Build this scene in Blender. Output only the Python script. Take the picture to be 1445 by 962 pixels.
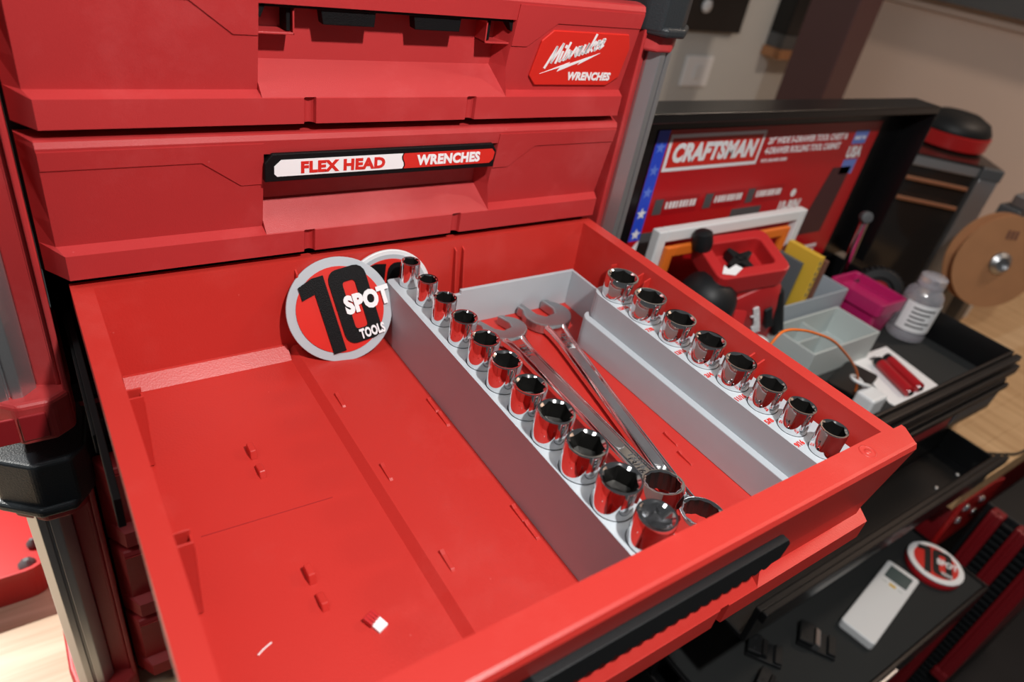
import bpy, bmesh, math, random
from mathutils import Vector, Matrix
random.seed(7)
for o in list(bpy.data.objects): bpy.data.objects.remove(o)
S = bpy.context.scene
COL = S.collection
PI = math.pi

# ------------------------------------------------------------------ camera
CAM = Vector((-0.0123, -0.4950, 0.2807))
ROT = Matrix(((0.8211, 0.1945, -0.5366), (-0.5464, 0.5395, -0.6406), (0.1649, 0.8192, 0.5493)))
cam_d = bpy.data.cameras.new('camera'); cam = bpy.data.objects.new('camera', cam_d); COL.objects.link(cam)
cam.matrix_world = Matrix.Translation(CAM) @ ROT.to_4x4()
cam_d.sensor_width = 36; cam_d.lens = 24.286; cam_d.clip_start = 0.01; cam_d.clip_end = 50
cam_d.dof.use_dof = True; cam_d.dof.focus_distance = 0.52; cam_d.dof.aperture_fstop = 5.0
S.camera = cam
# ------------------------------------------------------------------ world, lights, exposure
w = bpy.data.worlds.new('world'); S.world = w; w.use_nodes = True
w.node_tree.nodes['Background'].inputs[0].default_value = (0.95, 0.97, 1.0, 1)
w.node_tree.nodes['Background'].inputs[1].default_value = 0.07
def lamp(name, loc, power, rad, col):
    d = bpy.data.lights.new(name, 'POINT'); d.energy = power; d.shadow_soft_size = rad; d.color = col
    o = bpy.data.objects.new(name, d); o.location = loc; COL.objects.link(o); return o
lamp('work_lamp', (0.245, -0.62, 0.74), 42, 0.022, (1.0, 0.975, 0.95))      # overhead lamp above the open drawer
bl = bpy.data.lights.new('bench_lamp', 'SPOT'); bl.energy = 85; bl.spot_size = math.radians(54); bl.spot_blend = .35; bl.shadow_soft_size = .02; bl.color = (1.0, 0.97, 0.92)
blo = bpy.data.objects.new('bench_lamp', bl); blo.location = (-0.46, 0.62, 0.32); COL.objects.link(blo)      # reading lamp aimed at the bench end behind the cabinets
blo.rotation_euler = (Vector((-0.10, 0.06, -0.505)) - blo.location).to_track_quat('-Z', 'Y').to_euler()
lamp('worktop_lamp', (1.95, -0.45, 1.15), 34, 0.06, (1.0, 0.80, 0.64))     # warm lamp over the far worktop
cl = bpy.data.lights.new('fill_light', 'AREA'); cl.shape = 'RECTANGLE'; cl.size = 1.2; cl.size_y = 0.3; cl.energy = 12; cl.color = (0.95, 0.98, 1.0)  # added soft fill for the rail's left face and the chrome, no known fixture
clo = bpy.data.objects.new('fill_light', cl); clo.location = (-0.9, -0.35, 1.8); COL.objects.link(clo)
S.view_settings.view_transform = 'Standard'; S.view_settings.look = 'None'
S.view_settings.exposure = -0.12; S.view_settings.gamma = 1.0; S.view_settings.use_curve_mapping = False

# ------------------------------------------------------------------ materials
def mat(name, col, rough=0.5, metal=0.0, bump=0.0, bscale=300, var=0.0, vscale=20, spec=0.5, coat=0.0, trans=0.0, alpha=None):
    m = bpy.data.materials.new(name); m.use_nodes = True
    nt = m.node_tree; b = nt.nodes['Principled BSDF']
    b.inputs['Base Color'].default_value = (*col, 1); b.inputs['Roughness'].default_value = rough
    b.inputs['Metallic'].default_value = metal; b.inputs['Specular IOR Level'].default_value = spec
    b.inputs['Coat Weight'].default_value = coat; b.inputs['Transmission Weight'].default_value = trans
    tc = nt.nodes.new('ShaderNodeTexCoord')
    if bump:
        n = nt.nodes.new('ShaderNodeTexNoise'); n.inputs['Scale'].default_value = bscale; n.inputs['Detail'].default_value = 3
        bp = nt.nodes.new('ShaderNodeBump'); bp.inputs['Strength'].default_value = bump; bp.inputs['Distance'].default_value = 0.001
        nt.links.new(tc.outputs['Object'], n.inputs['Vector']); nt.links.new(n.outputs['Fac'], bp.inputs['Height'])
        nt.links.new(bp.outputs['Normal'], b.inputs['Normal'])
    if var:
        n2 = nt.nodes.new('ShaderNodeTexNoise'); n2.inputs['Scale'].default_value = vscale; n2.inputs['Detail'].default_value = 5
        mx = nt.nodes.new('ShaderNodeMix'); mx.data_type = 'RGBA'
        mx.inputs[6].default_value = (*[c * (1 - var) for c in col], 1); mx.inputs[7].default_value = (*[min(1, c * (1 + var)) for c in col], 1)
        nt.links.new(tc.outputs['Object'], n2.inputs['Vector']); nt.links.new(n2.outputs['Fac'], mx.inputs[0])
        nt.links.new(mx.outputs[2], b.inputs['Base Color'])
    return m
def dust(m, amount=0.5, scale=9, col=(0.75, 0.5, 0.5)):
    """worn dusty patches and pale specks on plastic"""
    nt = m.node_tree; b = nt.nodes['Principled BSDF']
    tc = nt.nodes.new('ShaderNodeTexCoord')
    n = nt.nodes.new('ShaderNodeTexNoise'); n.inputs['Scale'].default_value = scale; n.inputs['Detail'].default_value = 8; n.inputs['Roughness'].default_value = .7
    r = nt.nodes.new('ShaderNodeValToRGB'); r.color_ramp.elements[0].position = .52; r.color_ramp.elements[1].position = .8
    r.color_ramp.elements[0].color = (0, 0, 0, 1); r.color_ramp.elements[1].color = (amount, amount, amount, 1)
    v = nt.nodes.new('ShaderNodeTexVoronoi'); v.inputs['Scale'].default_value = 42
    r2 = nt.nodes.new('ShaderNodeValToRGB'); r2.color_ramp.elements[0].position = .018; r2.color_ramp.elements[1].position = .032
    r2.color_ramp.elements[0].color = (.35, .35, .35, 1); r2.color_ramp.elements[1].color = (0, 0, 0, 1)
    mxx = nt.nodes.new('ShaderNodeMath'); mxx.operation = 'MAXIMUM'
    mx = nt.nodes.new('ShaderNodeMix'); mx.data_type = 'RGBA'
    src = b.inputs['Base Color'].links[0].from_socket if b.inputs['Base Color'].links else None
    if src: nt.links.new(src, mx.inputs[6])
    else: mx.inputs[6].default_value = b.inputs['Base Color'].default_value
    mx.inputs[7].default_value = (*col, 1)
    for x in (n, v): nt.links.new(tc.outputs['Object'], x.inputs['Vector'])
    nt.links.new(n.outputs['Fac'], r.inputs[0]); nt.links.new(v.outputs['Distance'], r2.inputs[0])
    nt.links.new(r.outputs[0], mxx.inputs[0]); nt.links.new(r2.outputs[0], mxx.inputs[1])
    nt.links.new(mxx.outputs[0], mx.inputs[0]); nt.links.new(mx.outputs[2], b.inputs['Base Color'])
    return m
def wood(name, c1, c2, axis='X', scale=1.0):
    m = bpy.data.materials.new(name); m.use_nodes = True; nt = m.node_tree; b = nt.nodes['Principled BSDF']
    tc = nt.nodes.new('ShaderNodeTexCoord'); mp = nt.nodes.new('ShaderNodeMapping')
    mp.inputs['Scale'].default_value = (4 * scale, 60 * scale, 60 * scale) if axis == 'X' else (60 * scale, 4 * scale, 60 * scale)
    n = nt.nodes.new('ShaderNodeTexNoise'); n.inputs['Scale'].default_value = 1.0; n.inputs['Detail'].default_value = 6; n.inputs['Distortion'].default_value = .6
    r = nt.nodes.new('ShaderNodeValToRGB'); r.color_ramp.elements[0].position = .3; r.color_ramp.elements[1].position = .7
    r.color_ramp.elements[0].color = (*c1, 1); r.color_ramp.elements[1].color = (*c2, 1)
    nt.links.new(tc.outputs['Object'], mp.inputs['Vector']); nt.links.new(mp.outputs['Vector'], n.inputs['Vector'])
    nt.links.new(n.outputs['Fac'], r.inputs[0]); nt.links.new(r.outputs[0], b.inputs['Base Color'])
    b.inputs['Roughness'].default_value = .45
    return m
M = {}
M['red'] = dust(mat('red_textured_plastic', (0.44, 0.029, 0.030), .45, bump=.16, bscale=1700, var=.05, vscale=14), .30, 7, (.66, .16, .16))
M['redin'] = dust(mat('red_smooth_plastic', (0.50, 0.028, 0.021), .40, bump=.12, bscale=700, var=.04, vscale=10), .18, 8, (.72, .16, .14))
M['redlabel'] = mat('red_label', (0.62, 0.022, 0.014), .35)
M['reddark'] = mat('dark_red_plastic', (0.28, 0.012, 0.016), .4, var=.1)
M['redbright'] = mat('bright_red_plastic', (0.50, 0.02, 0.022), .4, bump=.1, bscale=500)
M['black'] = mat('black_plastic', (0.008, 0.009, 0.010), .5, spec=.3, bump=.15, bscale=600)
M['blackrough'] = mat('black_printed_plastic', (0.004, 0.004, 0.0045), .5, spec=.16, bump=.4, bscale=1500)
M['dark'] = mat('black_and_cavity_shade', (0.006, 0.005, 0.005), .8)  # near-black: cavity shade put into the colour; also the truly black slides
M['cap'] = mat('dark_grey_plastic', (0.020, 0.024, 0.027), .4, bump=.25, bscale=700)
M['alu'] = mat('brushed_aluminium', (0.52, 0.53, 0.54), .34, .85, bump=.1, bscale=900)
M['grey'] = mat('grey_printed_plastic', (0.42, 0.46, 0.49), .42, bump=.0, var=.04, vscale=40)
M['chrome'] = mat('chrome', (0.80, 0.80, 0.81), .07, 1.0)
M['chromein'] = mat('shaded_bore_chrome', (0.05, 0.048, 0.045), .3, .8)  # chrome darkened in its colour for the shade inside the bores
M['polish'] = mat('polished_steel', (0.62, 0.62, 0.63), .13, 1.0)
M['satin'] = mat('satin_steel', (0.5, 0.51, 0.52), .36, 1.0)
M['white'] = mat('white_plastic', (0.72, 0.74, 0.75), .4)
M['whitep'] = mat('white_print', (0.82, 0.83, 0.84), .5)
M['pink'] = mat('magenta_plastic', (0.42, 0.012, 0.11), .35)
M['orange'] = mat('orange_plastic', (0.75, 0.16, 0.015), .45)
M['yellow'] = mat('yellow_card', (0.66, 0.42, 0.04), .55)
M['brown'] = mat('brown_sandpaper', (0.17, 0.07, 0.045), .9, bump=.5, bscale=900)
M['slate'] = mat('slate_sandpaper', (0.09, 0.105, 0.115), .8, bump=.3, bscale=900)
M['blue'] = mat('blue_print', (0.02, 0.07, 0.62), .4)
M['palegreen'] = mat('pale_grey_plastic', (0.46, 0.51, 0.50), .45)
M['bluegrey'] = mat('blue_grey_plastic', (0.34, 0.39, 0.43), .5)
M['steelblack'] = mat('black_painted_steel', (0.004, 0.0043, 0.0048), .30, coat=.1, spec=.4)
M['foam'] = mat('black_liner', (0.014, 0.016, 0.016), .85, bump=.8, bscale=900)
M['card'] = mat('brown_cardboard', (0.40, 0.19, 0.085), .7, var=.1, vscale=30)
M['clear'] = mat('clear_plastic', (0.80, 0.80, 0.86), .12, trans=.75)
M['lcd'] = mat('grey_green_display', (0.07, 0.10, 0.10), .25)
M['dkgrey'] = mat('dark_grey_metal', (0.10, 0.105, 0.11), .45, .3)
M['glassdark'] = mat('dark_glass', (0.02, 0.016, 0.014), .12)
M['wall'] = mat('warm_tinted_wall', (0.66, 0.52, 0.44), .8, bump=.1, bscale=60, var=.03, vscale=2)  # warm brown cast of the mixed room lighting put into the colour
M['wallgrey'] = mat('grey_tinted_wall', (0.52, 0.52, 0.50), .8, bump=.1, bscale=60, var=.03, vscale=2)  # greyer cast of the mixed room lighting put into the colour
M['column'] = mat('brown_painted_steel', (0.085, 0.036, 0.034), .45, var=.1, vscale=6)
M['floor'] = mat('dark_floor', (0.018, 0.018, 0.020), .55, var=.3, vscale=8)
M['copper'] = mat('copper', (0.75, 0.35, 0.2), .35, .8)
M['birch'] = wood('pale_birch', (0.42, 0.30, 0.19), (0.62, 0.49, 0.35), 'X')
M['maple'] = wood('maple_block', (0.46, 0.27, 0.125), (0.64, 0.42, 0.22), 'Y')

# ------------------------------------------------------------------ mesh helpers (all shapes in metres, world space)
def V(*a): return Vector(a)
def box(bm, x0, x1, y0, y1, z0, z1, mi=0, mx=None):
    vs = [bm.verts.new(mx @ V(x, y, z) if mx else (x, y, z)) for z in (z0, z1) for y in (y0, y1) for x in (x0, x1)]
    for f in ((0, 2, 3, 1), (4, 5, 7, 6), (0, 1, 5, 4), (2, 6, 7, 3), (0, 4, 6, 2), (1, 3, 7, 5)):
        fc = bm.faces.new([vs[i] for i in f]); fc.material_index = mi
def prism(bm, poly, axis, a, b, mi=0, mx=None):
    """poly: 2D points in the plane normal to axis (x: (y,z), y: (x,z), z: (x,y))"""
    def P(p, t):
        q = {'x': (t, p[0], p[1]), 'y': (p[0], t, p[1]), 'z': (p[0], p[1], t)}[axis]
        return mx @ V(*q) if mx else q
    A = [bm.verts.new(P(p, a)) for p in poly]; B = [bm.verts.new(P(p, b)) for p in poly]; n = len(poly)
    fs = [bm.faces.new(A), bm.faces.new(B[::-1])]
    for i in range(n): fs.append(bm.faces.new((A[i], B[i], B[(i + 1) % n], A[(i + 1) % n])))
    for f in fs: f.material_index = mi
def loft(bm, loops, cap=True, closed=True, mi=0):
    R = [[bm.verts.new(p) for p in l] for l in loops]; n = len(R[0])
    for a, b in zip(R, R[1:]):
        for i in range(n if closed else n - 1):
            j = (i + 1) % n
            q = [a[i], a[j], b[j], b[i]]
            if len({tuple(round(c, 7) for c in v.co) for v in q}) < 3: continue
            f = bm.faces.new(q); f.material_index = mi
    if cap:
        bm.faces.new(R[0][::-1]).material_index = mi; bm.faces.new(R[-1]).material_index = mi
    return R
def lathe(bm, prof, mx=None, n=32, mi=0, cap0=True, cap1=True):
    """prof: (r,z) pairs"""
    loops = []
    for r, z in prof:
        l = []
        for i in range(n):
            a = 2 * PI * i / n; p = V(r * math.cos(a), r * math.sin(a), z); l.append(mx @ p if mx else p)
        loops.append(l)
    R = [[bm.verts.new(p) for p in l] for l in loops]
    for a, b in zip(R, R[1:]):
        for i in range(n):
            j = (i + 1) % n; f = bm.faces.new((a[i], a[j], b[j], b[i])); f.material_index = mi; f.smooth = True
    if cap0: bm.faces.new(R[0][::-1]).material_index = mi
    if cap1: bm.faces.new(R[-1]).material_index = mi
def tube(bm, pts, r, n=10, mi=0):
    pts = [Vector(p) for p in pts]; loops = []
    up = V(0, 0, 1)
    for i, p in enumerate(pts):
        t = (pts[min(i + 1, len(pts) - 1)] - pts[max(i - 1, 0)]).normalized()
        u = t.cross(up); u = u.normalized() if u.length > 1e-4 else V(1, 0, 0); v = t.cross(u)
        loops.append([p + r * (math.cos(2 * PI * k / n) * u + math.sin(2 * PI * k / n) * v) for k in range(n)])
    R = loft(bm, loops, mi=mi)
def frame(o, n, up):
    """matrix: local x right, local y up, local z = n"""
    n = Vector(n).normalized(); up = Vector(up); up = (up - up.dot(n) * n).normalized(); x = up.cross(n)
    m = Matrix((x, up, n)).transposed().to_4x4(); m.translation = Vector(o); return m
def circ(r, n=32, cx=0, cy=0, a0=0, a1=2 * PI, inc=False):
    k = n if not inc else n - 1
    return [(cx + r * math.cos(a0 + (a1 - a0) * i / k), cy + r * math.sin(a0 + (a1 - a0) * i / k)) for i in range(n)]
def rrect(x0, x1, y0, y1, r, n=5):
    P = []
    for cx, cy, a in ((x1 - r, y0 + r, -PI / 2), (x1 - r, y1 - r, 0), (x0 + r, y1 - r, PI / 2), (x0 + r, y0 + r, PI)):
        P += circ(r, n, cx, cy, a, a + PI / 2, True)
    return P
def BM(): return bmesh.new()
WM = {}
def ob(name, bm, m, parent=None, bevel=0, seg=2, smooth=None, label=None):
    bmesh.ops.recalc_face_normals(bm, faces=bm.faces)
    me = bpy.data.meshes.new(name); bm.to_mesh(me); bm.free()
    for x in (m if isinstance(m, (list, tuple)) else [m]): me.materials.append(M[x])
    o = bpy.data.objects.new(name, me); COL.objects.link(o)
    if parent is not None:
        o.parent = parent
        o.matrix_parent_inverse = WM.get(parent.name, Matrix.Identity(4)).inverted()
    if bevel:
        b = o.modifiers.new('bevel', 'BEVEL'); b.width = bevel; b.segments = seg; b.limit_method = 'ANGLE'; b.angle_limit = math.radians(32)
        b.harden_normals = False
    if smooth:
        for p in me.polygons: p.use_smooth = True
        try: me.set_sharp_from_angle(angle=math.radians(smooth))
        except Exception: pass
    if label: o['label'] = label
    return o
def thing(name, label, cat, loc=(0, 0, 0), group=None):
    o = bpy.data.objects.new(name, None); COL.objects.link(o); o.location = loc; o.empty_display_size = .02
    WM[o.name] = Matrix.Translation(loc)
    return tag(o, label, cat, group)
def tag(o, label, cat, group=None):
    o['label'] = label; o['category'] = cat
    if group: o['group'] = group
    return o
def struct(o): o['kind'] = 'structure'; return o
def text_bm(bm, s, mx, w=None, h=None, bold=.02, depth=.0003, shear=0, mi=0, align='L'):
    """lettering as geometry: built-in font, fattened, fitted to w x h in the local xy plane of mx"""
    cu = bpy.data.curves.new('tmp', 'FONT'); cu.body = s; cu.size = 1; cu.offset = bold; cu.shear = shear; cu.resolution_u = 3; cu.space_character = 1.0 + bold * 1.2
    to = bpy.data.objects.new('tmp', cu); COL.objects.link(to)
    dg = bpy.context.evaluated_depsgraph_get(); me = bpy.data.meshes.new_from_object(to.evaluated_get(dg))
    vs = [v.co.copy() for v in me.vertices]; fs = [tuple(p.vertices) for p in me.polygons]
    bpy.data.objects.remove(to); bpy.data.curves.remove(cu); bpy.data.meshes.remove(me)
    x0 = min(v.x for v in vs); x1 = max(v.x for v in vs); y0 = min(v.y for v in vs); y1 = max(v.y for v in vs)
    sx = w / (x1 - x0) if w else None; sy = h / (y1 - y0) if h else None
    sx = sx or sy; sy = sy or sx
    T = [bm.verts.new(mx @ V((v.x - x0) * sx, (v.y - y0) * sy, depth)) for v in vs]
    for f in fs:
        try:
            fc = bm.faces.new([T[i] for i in f]); fc.material_index = mi
        except ValueError: pass
    # side walls on boundary edges
    bm.edges.ensure_lookup_table()
    ts = set(T); bd = [e for e in bm.edges if e.is_boundary and e.verts[0] in ts and e.verts[1] in ts]
    low = {}
    down = (mx.to_3x3() @ V(0, 0, -depth))
    for e in bd:
        q = []
        for v in e.verts:
            if v not in low: low[v] = bm.verts.new(v.co + down)
        a, b = e.verts
        fc = bm.faces.new((a, b, low[b], low[a])); fc.material_index = mi
def strokes(bm, lines, t, mx, depth=.0003, mi=0):
    for L in lines:
        for a, b in zip(L, L[1:]):
            a = V(*a); b = V(*b); d = (b - a)
            if d.length < 1e-9: continue
            d.normalize(); n = V(-d.y, d.x) * t / 2; a2 = a - d * t * .3; b2 = b + d * t * .3
            prism(bm, [tuple(a2 - n), tuple(b2 - n), tuple(b2 + n), tuple(a2 + n)], 'z', 0, depth, mi, mx)
M['maple2'] = wood('maple_block_light', (0.52, 0.32, 0.16), (0.70, 0.49, 0.28), 'Y')
M['reddark2'] = mat('deep_red_plastic', (0.40, 0.010, 0.016), .3)
M['redmid'] = mat('red_painted_steel', (0.42, 0.012, 0.012), .35)
M['redsheet'] = mat('red_printed_sheet', (0.46, 0.006, 0.010), .3, var=.06, vscale=6)
M['redlabel2'] = mat('red_print_panel', (0.36, 0.004, 0.008), .35)
M['starblue'] = mat('pale_blue_print', (0.12, 0.22, 0.75), .4)
M['bluepale'] = mat('light_blue_print', (0.14, 0.22, 0.62), .4)
M['picdark'] = mat('dark_print', (0.05, 0.010, 0.016), .3)
M['tire'] = mat('black_rubber', (0.009, 0.010, 0.011), .5, spec=.35)
M['reddark3'] = mat('maroon_steel', (0.20, 0.008, 0.012), .35)

# ================================================================== THE ROOM
def slab(name, m, *a, bevel=0):
    bm = BM(); box(bm, *a); return struct(ob(name, bm, m, bevel=bevel))
slab('floor', 'floor', -2.5, 2.7, -2.2, 1.2, -1.32, -1.27)
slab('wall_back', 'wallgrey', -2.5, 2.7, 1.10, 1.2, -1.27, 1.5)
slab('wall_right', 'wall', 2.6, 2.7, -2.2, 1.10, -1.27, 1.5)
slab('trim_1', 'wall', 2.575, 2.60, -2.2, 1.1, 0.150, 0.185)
slab('trim_2', 'dkgrey', 2.50, 2.60, -2.2, 1.1, 0.185, 0.62)

# ================================================================== DRAWER FRONTS
XC = 0.2345
def py(z): return -.009 + (z + .0045) * (.010 / -.0707)          # slanted panel: depth at height z under the top edge
def front_loops(dy, zt, bk=.014, zo=-.0150):
    def prof(x, rec=False, notch=0.0, xr=None, lipx=None):
        P = [(bk, 0), (-.0055, 0), (-.0075, -.0008), (-.009, -.0045), (py(-.006), -.006), (py(zo), zo)]
        if rec: P += [(.016, zo - .0003), (.016, -.056), (-.0083, -.0778)]
        else:   P += [(py(zo - .0003), zo - .0003), (py(-.056), -.056), (.001, -.0752)]
        P += [(-.009 + notch, -.0783), (-.009 + notch, -.0965), (bk, -.0965)]
        out = []
        for i, (y, z) in enumerate(P):
            xx = x
            if xr is not None and i in (6, 7): xx = xr
            if lipx is not None and i in (9, 10): xx = lipx
            out.append((xx, y + dy, z + zt))
        return out
    L = []
    flat = lambda x: [(x, max(p[1], min(.011, bk - .003) + dy), p[2]) for p in prof(x)]
    L.append(flat(-.0115)); L.append(prof(-.0028, lipx=.001)); L.append(prof(.1335))
    L.append(prof(.1335, True))
    for xn in (.167, .302):
        for k in range(9):
            t = -1 + k / 4; L.append(prof(xn + t * .0045, True, .0045 * math.sqrt(max(0, 1 - t * t))))
    L.append(prof(.3355, True, xr=.328)); L.append(prof(.3355)); L.append(prof(.4718, lipx=.468)); L.append(flat(.4805))
    return L
def band(bm, dy, zt, left):
    P = [(-.0026, -.0065), (.1333, -.0065), (.1333, -.0385), (.1175, -.0385), (.0915, -.0190), (-.0026, -.0190)]
    if not left: P = [(2 * XC - x, z) for x, z in P][::-1]
    A = [bm.verts.new((x, py(z) + dy - .0009, z + zt)) for x, z in P]; B = [bm.verts.new((x, py(z) + dy + .003, z + zt)) for x, z in P]
    bm.faces.new(A); bm.faces.new(B[::-1])
    for i in range(6): bm.faces.new((A[i], B[i], B[(i + 1) % 6], A[(i + 1) % 6]))
def front_bm(dy, zt, bk=.014, zo=-.0150):
    bm = BM(); loft(bm, front_loops(dy, zt, bk, zo)); 
    if dy == 0: band(bm, dy, zt, True); band(bm, dy, zt, False)
    return bm

# ================================================================== UPPER DRAWER CABINET
cab = thing('drawer_cabinet', 'red plastic drawer cabinet with aluminium corner posts and its bottom drawer pulled open', 'tool cabinet', (.235, .2, -.124))
def cabinet_shell(root, dz, labelled):
    bm = BM()   # inner carcass coloured near-black for the shade in the drawer gaps
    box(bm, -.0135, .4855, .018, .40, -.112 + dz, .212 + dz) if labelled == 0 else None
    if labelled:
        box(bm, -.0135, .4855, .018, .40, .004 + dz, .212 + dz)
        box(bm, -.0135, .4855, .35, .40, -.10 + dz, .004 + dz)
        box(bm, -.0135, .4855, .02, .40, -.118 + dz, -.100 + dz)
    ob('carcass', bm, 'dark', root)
    for sgn in (-1, 1):
        X = lambda x: XC + sgn * (x)          # x measured outwards from the middle (.235)
        def bx(bm, a, b, *r): box(bm, min(X(a), X(b)), max(X(a), X(b)), *r)
        bm = BM()
        bx(bm, .2485, .2525, -.003, .40, -.112 + dz, .205 + dz)          # thin front flange
        bx(bm, .2525, .256, .004, .40, -.112 + dz, .205 + dz)
        prism(bm, [(X(a), y) for a, y in ((.2525, .004), (.268, .009), (.268, .39), (.2525, .39))], 'z', -.10 + dz, .20 + dz)
        ob('side_panel', bm, 'red', root, .0012)
        bm = BM()                                                        # rounded red foot under the post
        prism(bm, [(X(a), y) for a, y in ((.246, .03), (.249, -.004), (.262, -.013), (.283, -.013), (.302, .004), (.306, .03), (.306, .12), (.246, .12))], 'z', -.124 + dz, -.086 + dz)
        fo = ob('foot', bm, 'red', root, .004, 3)
        if sgn < 0:
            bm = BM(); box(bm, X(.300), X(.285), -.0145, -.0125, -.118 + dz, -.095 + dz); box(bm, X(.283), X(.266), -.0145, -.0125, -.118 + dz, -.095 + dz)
            ob('foot_recess_shade', bm, 'reddark', fo, .001)  # raised darker red plates, shade of recesses put into the colour
        bm = BM()                                                        # aluminium post: chamfered extrusion with a slot
        P = [(.268, .006), (.277, -.003), (.2835, -.003), (.2835, .000), (.2855, .000), (.2855, -.003), (.291, -.003), (.298, .006), (.298, .034), (.268, .034)]
        prism(bm, [(X(a), y) for a, y in P], 'z', -.090 + dz, .178 + dz)
        ob('corner_post', bm, 'alu', root, .0008)
        bm = BM()
        prism(bm, [(X(a), y) for a, y in ((.250, .03), (.252, .002), (.266, -.008), (.284, -.008), (.304, .008), (.304, .10), (.250, .10))], 'z', .168 + dz, .186 + dz)
        ob('post_collar', bm, 'red', root, .003, 3)
        bm = BM()                                                        # dark corner cap on top of the post
        prism(bm, [(X(a), y) for a, y in ((.240, .04), (.246, .000), (.258, -.014), (.284, -.014), (.310, .006), (.312, .03), (.312, .14), (.240, .14))], 'z', .1855 + dz, .236 + dz)
        prism(bm, [(X(a), y) for a, y in ((.244, .04), (.249, -.002), (.262, -.018), (.286, -.018), (.313, .004), (.3145, .03), (.3145, .14), (.244, .14))], 'z', .183 + dz, .192 + dz)
        cp = ob('corner_cap', bm, 'cap', root, .003, 3)
        if sgn < 0:
            bm = BM(); lathe(bm, [(.0045, 0), (.0062, 0), (.0062, .003), (.0045, .003)], frame((X(.292), -.0035, .207 + dz), (-.55, -.83, 0), (0, 0, 1)), 20)
            ob('lock_hole', bm, 'dark', cp)
    bm = BM(); box(bm, -.05, .52, .03, .40, .205 + dz, .232 + dz); ob('top_plate', bm, 'cap', root, .003)
    bm = BM(); box(bm, -.01, .48, .02, .40, -.124 + dz, -.112 + dz); ob('base_plate', bm, 'reddark', root, .002)
cabinet_shell(cab, 0, 1)
Z1, Z2, Z3 = .2070, .1035, 0.0
d1 = ob('drawer', front_bm(0, Z1, .014, -.0185), 'red', cab, .0011, 2)
d2 = ob('drawer', front_bm(0, Z2), 'red', cab, .0011, 2)

# ---- drawer 1: empty handle slot with the black clips, name plate with script lettering
zr = Z1 - .0187
bm = BM(); box(bm, .1355, .3335, -.004, .010, zr - .0022, zr + .0004); prism(bm, [(.1336, zr - .009), (.1355, zr - .009), (.1385, zr - .002), (.1385, zr), (.1336, zr)], 'y', -.004, .008)
prism(bm, [(.3354, zr - .009), (.3335, zr - .009), (.3305, zr - .002), (.3305, zr), (.3354, zr)], 'y', -.004, .008)
ob('handle_strip', bm, 'blackrough', d1, .0004)
for a, b in ((.1770, .2170), (.2475, .2875)):
    bm = BM(); prism(bm, [(a - .001, zr), (b, zr), (b - .001, zr - .0118), (a + .001, zr - .0118)], 'y', -.003, .006); ob('clip', bm, 'blackrough', d1, .0005)
for x0, x1, s in ((.1338, .1585, 1), (.3352, .3115, -1)):
    bm = BM()
    box(bm, min(x0, x1), max(x0, x1), -.002, .0160, zr - .0195, zr - .0180)
    prism(bm, [(x1, zr - .0195), (x1 - s * .0012, zr - .0195), (x1 - s * .0012, zr - .004), (x1 + s * .001, zr - .001), (x1 + s * .0022, zr - .001), (x1, zr - .005)], 'y', -.002, .0160)
    ob('bracket', bm, 'red', d1, .0004)
    bm = BM(); box(bm, min(x1 - s * .005, x1 - s * .0022), max(x1 - s * .005, x1 - s * .0022), 0, .014, zr - .0175, zr - .001); ob('latch', bm, 'blackrough', d1, .0005)
# name plate on the right of drawer 1
def pl(x, z, dy=0, off=.0): return V(x, py(z - Z1) + dy - off, z)
sl = math.atan2(.010, .0707)
npm = frame(pl(.3605, Z1 - .0702, 0, .0010), (0, -math.cos(sl), -math.sin(sl)), (0, 0, 1))
PW, PH = .1050, .0465
bm = BM(); prism(bm, [(.008, 0), (PW - .014, 0), (PW - .002, .008), (PW, PH - .012), (PW - .006, PH), (.014, PH), (.004, PH - .009), (0, .008)], 'z', -.001, .0012, 0, npm)
ob('name_plate', bm, 'redlabel', d1, .0006)
lm = npm @ Matrix.Translation((0, 0, .0012))
bm = BM(); text_bm(bm, 'WRENCHES', lm @ Matrix.Translation((.0410, .0045, 0)), .0510, .0076, .05, .0003)
ob('lettering', bm, 'whitep', d1)
# script lettering and lightning underline
SC = [[(0, -.25), (.55, 2.2), (.75, .2), (1.45, 2.35), (1.6, -.05)], [(2.0, 1.25), (2.05, 0.1), (2.3, 0)], [(2.15, 1.75), (2.2, 1.95)], [(2.65, 2.2), (2.6, .1), (2.9, 0)],
      [(3.05, 1.2), (3.15, 0), (3.55, .9), (3.75, 0), (4.15, 1.25)], [(5.05, 1.05), (4.65, 1.15), (4.45, .4), (4.75, 0), (5.05, .5), (5.1, 1.15), (5.15, .1), (5.4, 0)],
      [(5.6, 1.2), (5.6, .2), (5.9, 0), (6.2, .4), (6.25, 1.2), (6.3, .1), (6.5, 0)], [(6.85, 2.2), (6.75, 0)], [(7.35, 1.2), (6.85, .55), (7.4, 0)],
      [(7.65, .5), (8.1, .7), (8.1, 1.1), (7.8, 1.15), (7.6, .5), (7.85, 0), (8.25, .2)], [(8.45, .5), (8.9, .7), (8.9, 1.1), (8.6, 1.15), (8.4, .5), (8.65, 0), (9.1, .3)]]
k = .0063; slope = .30
SCL = [[(.0140 + (x + .28 * y) * k, .0170 + (y * 1.12) * k * .98 + x * k * slope) for x, y in L] for L in SC]
bm = BM(); strokes(bm, SCL, .0021, lm, .0003)
bolt = [(.0097, .0100), (.0400, .0208), (.0380, .0188), (.0712, .0295), (.0490, .0185), (.0512, .0212), (.0280, .0122), (.0305, .0160)]
prism(bm, bolt, 'z', 0, .0003, 0, lm)
ob('script_lettering', bm, 'whitep', d1)

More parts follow.
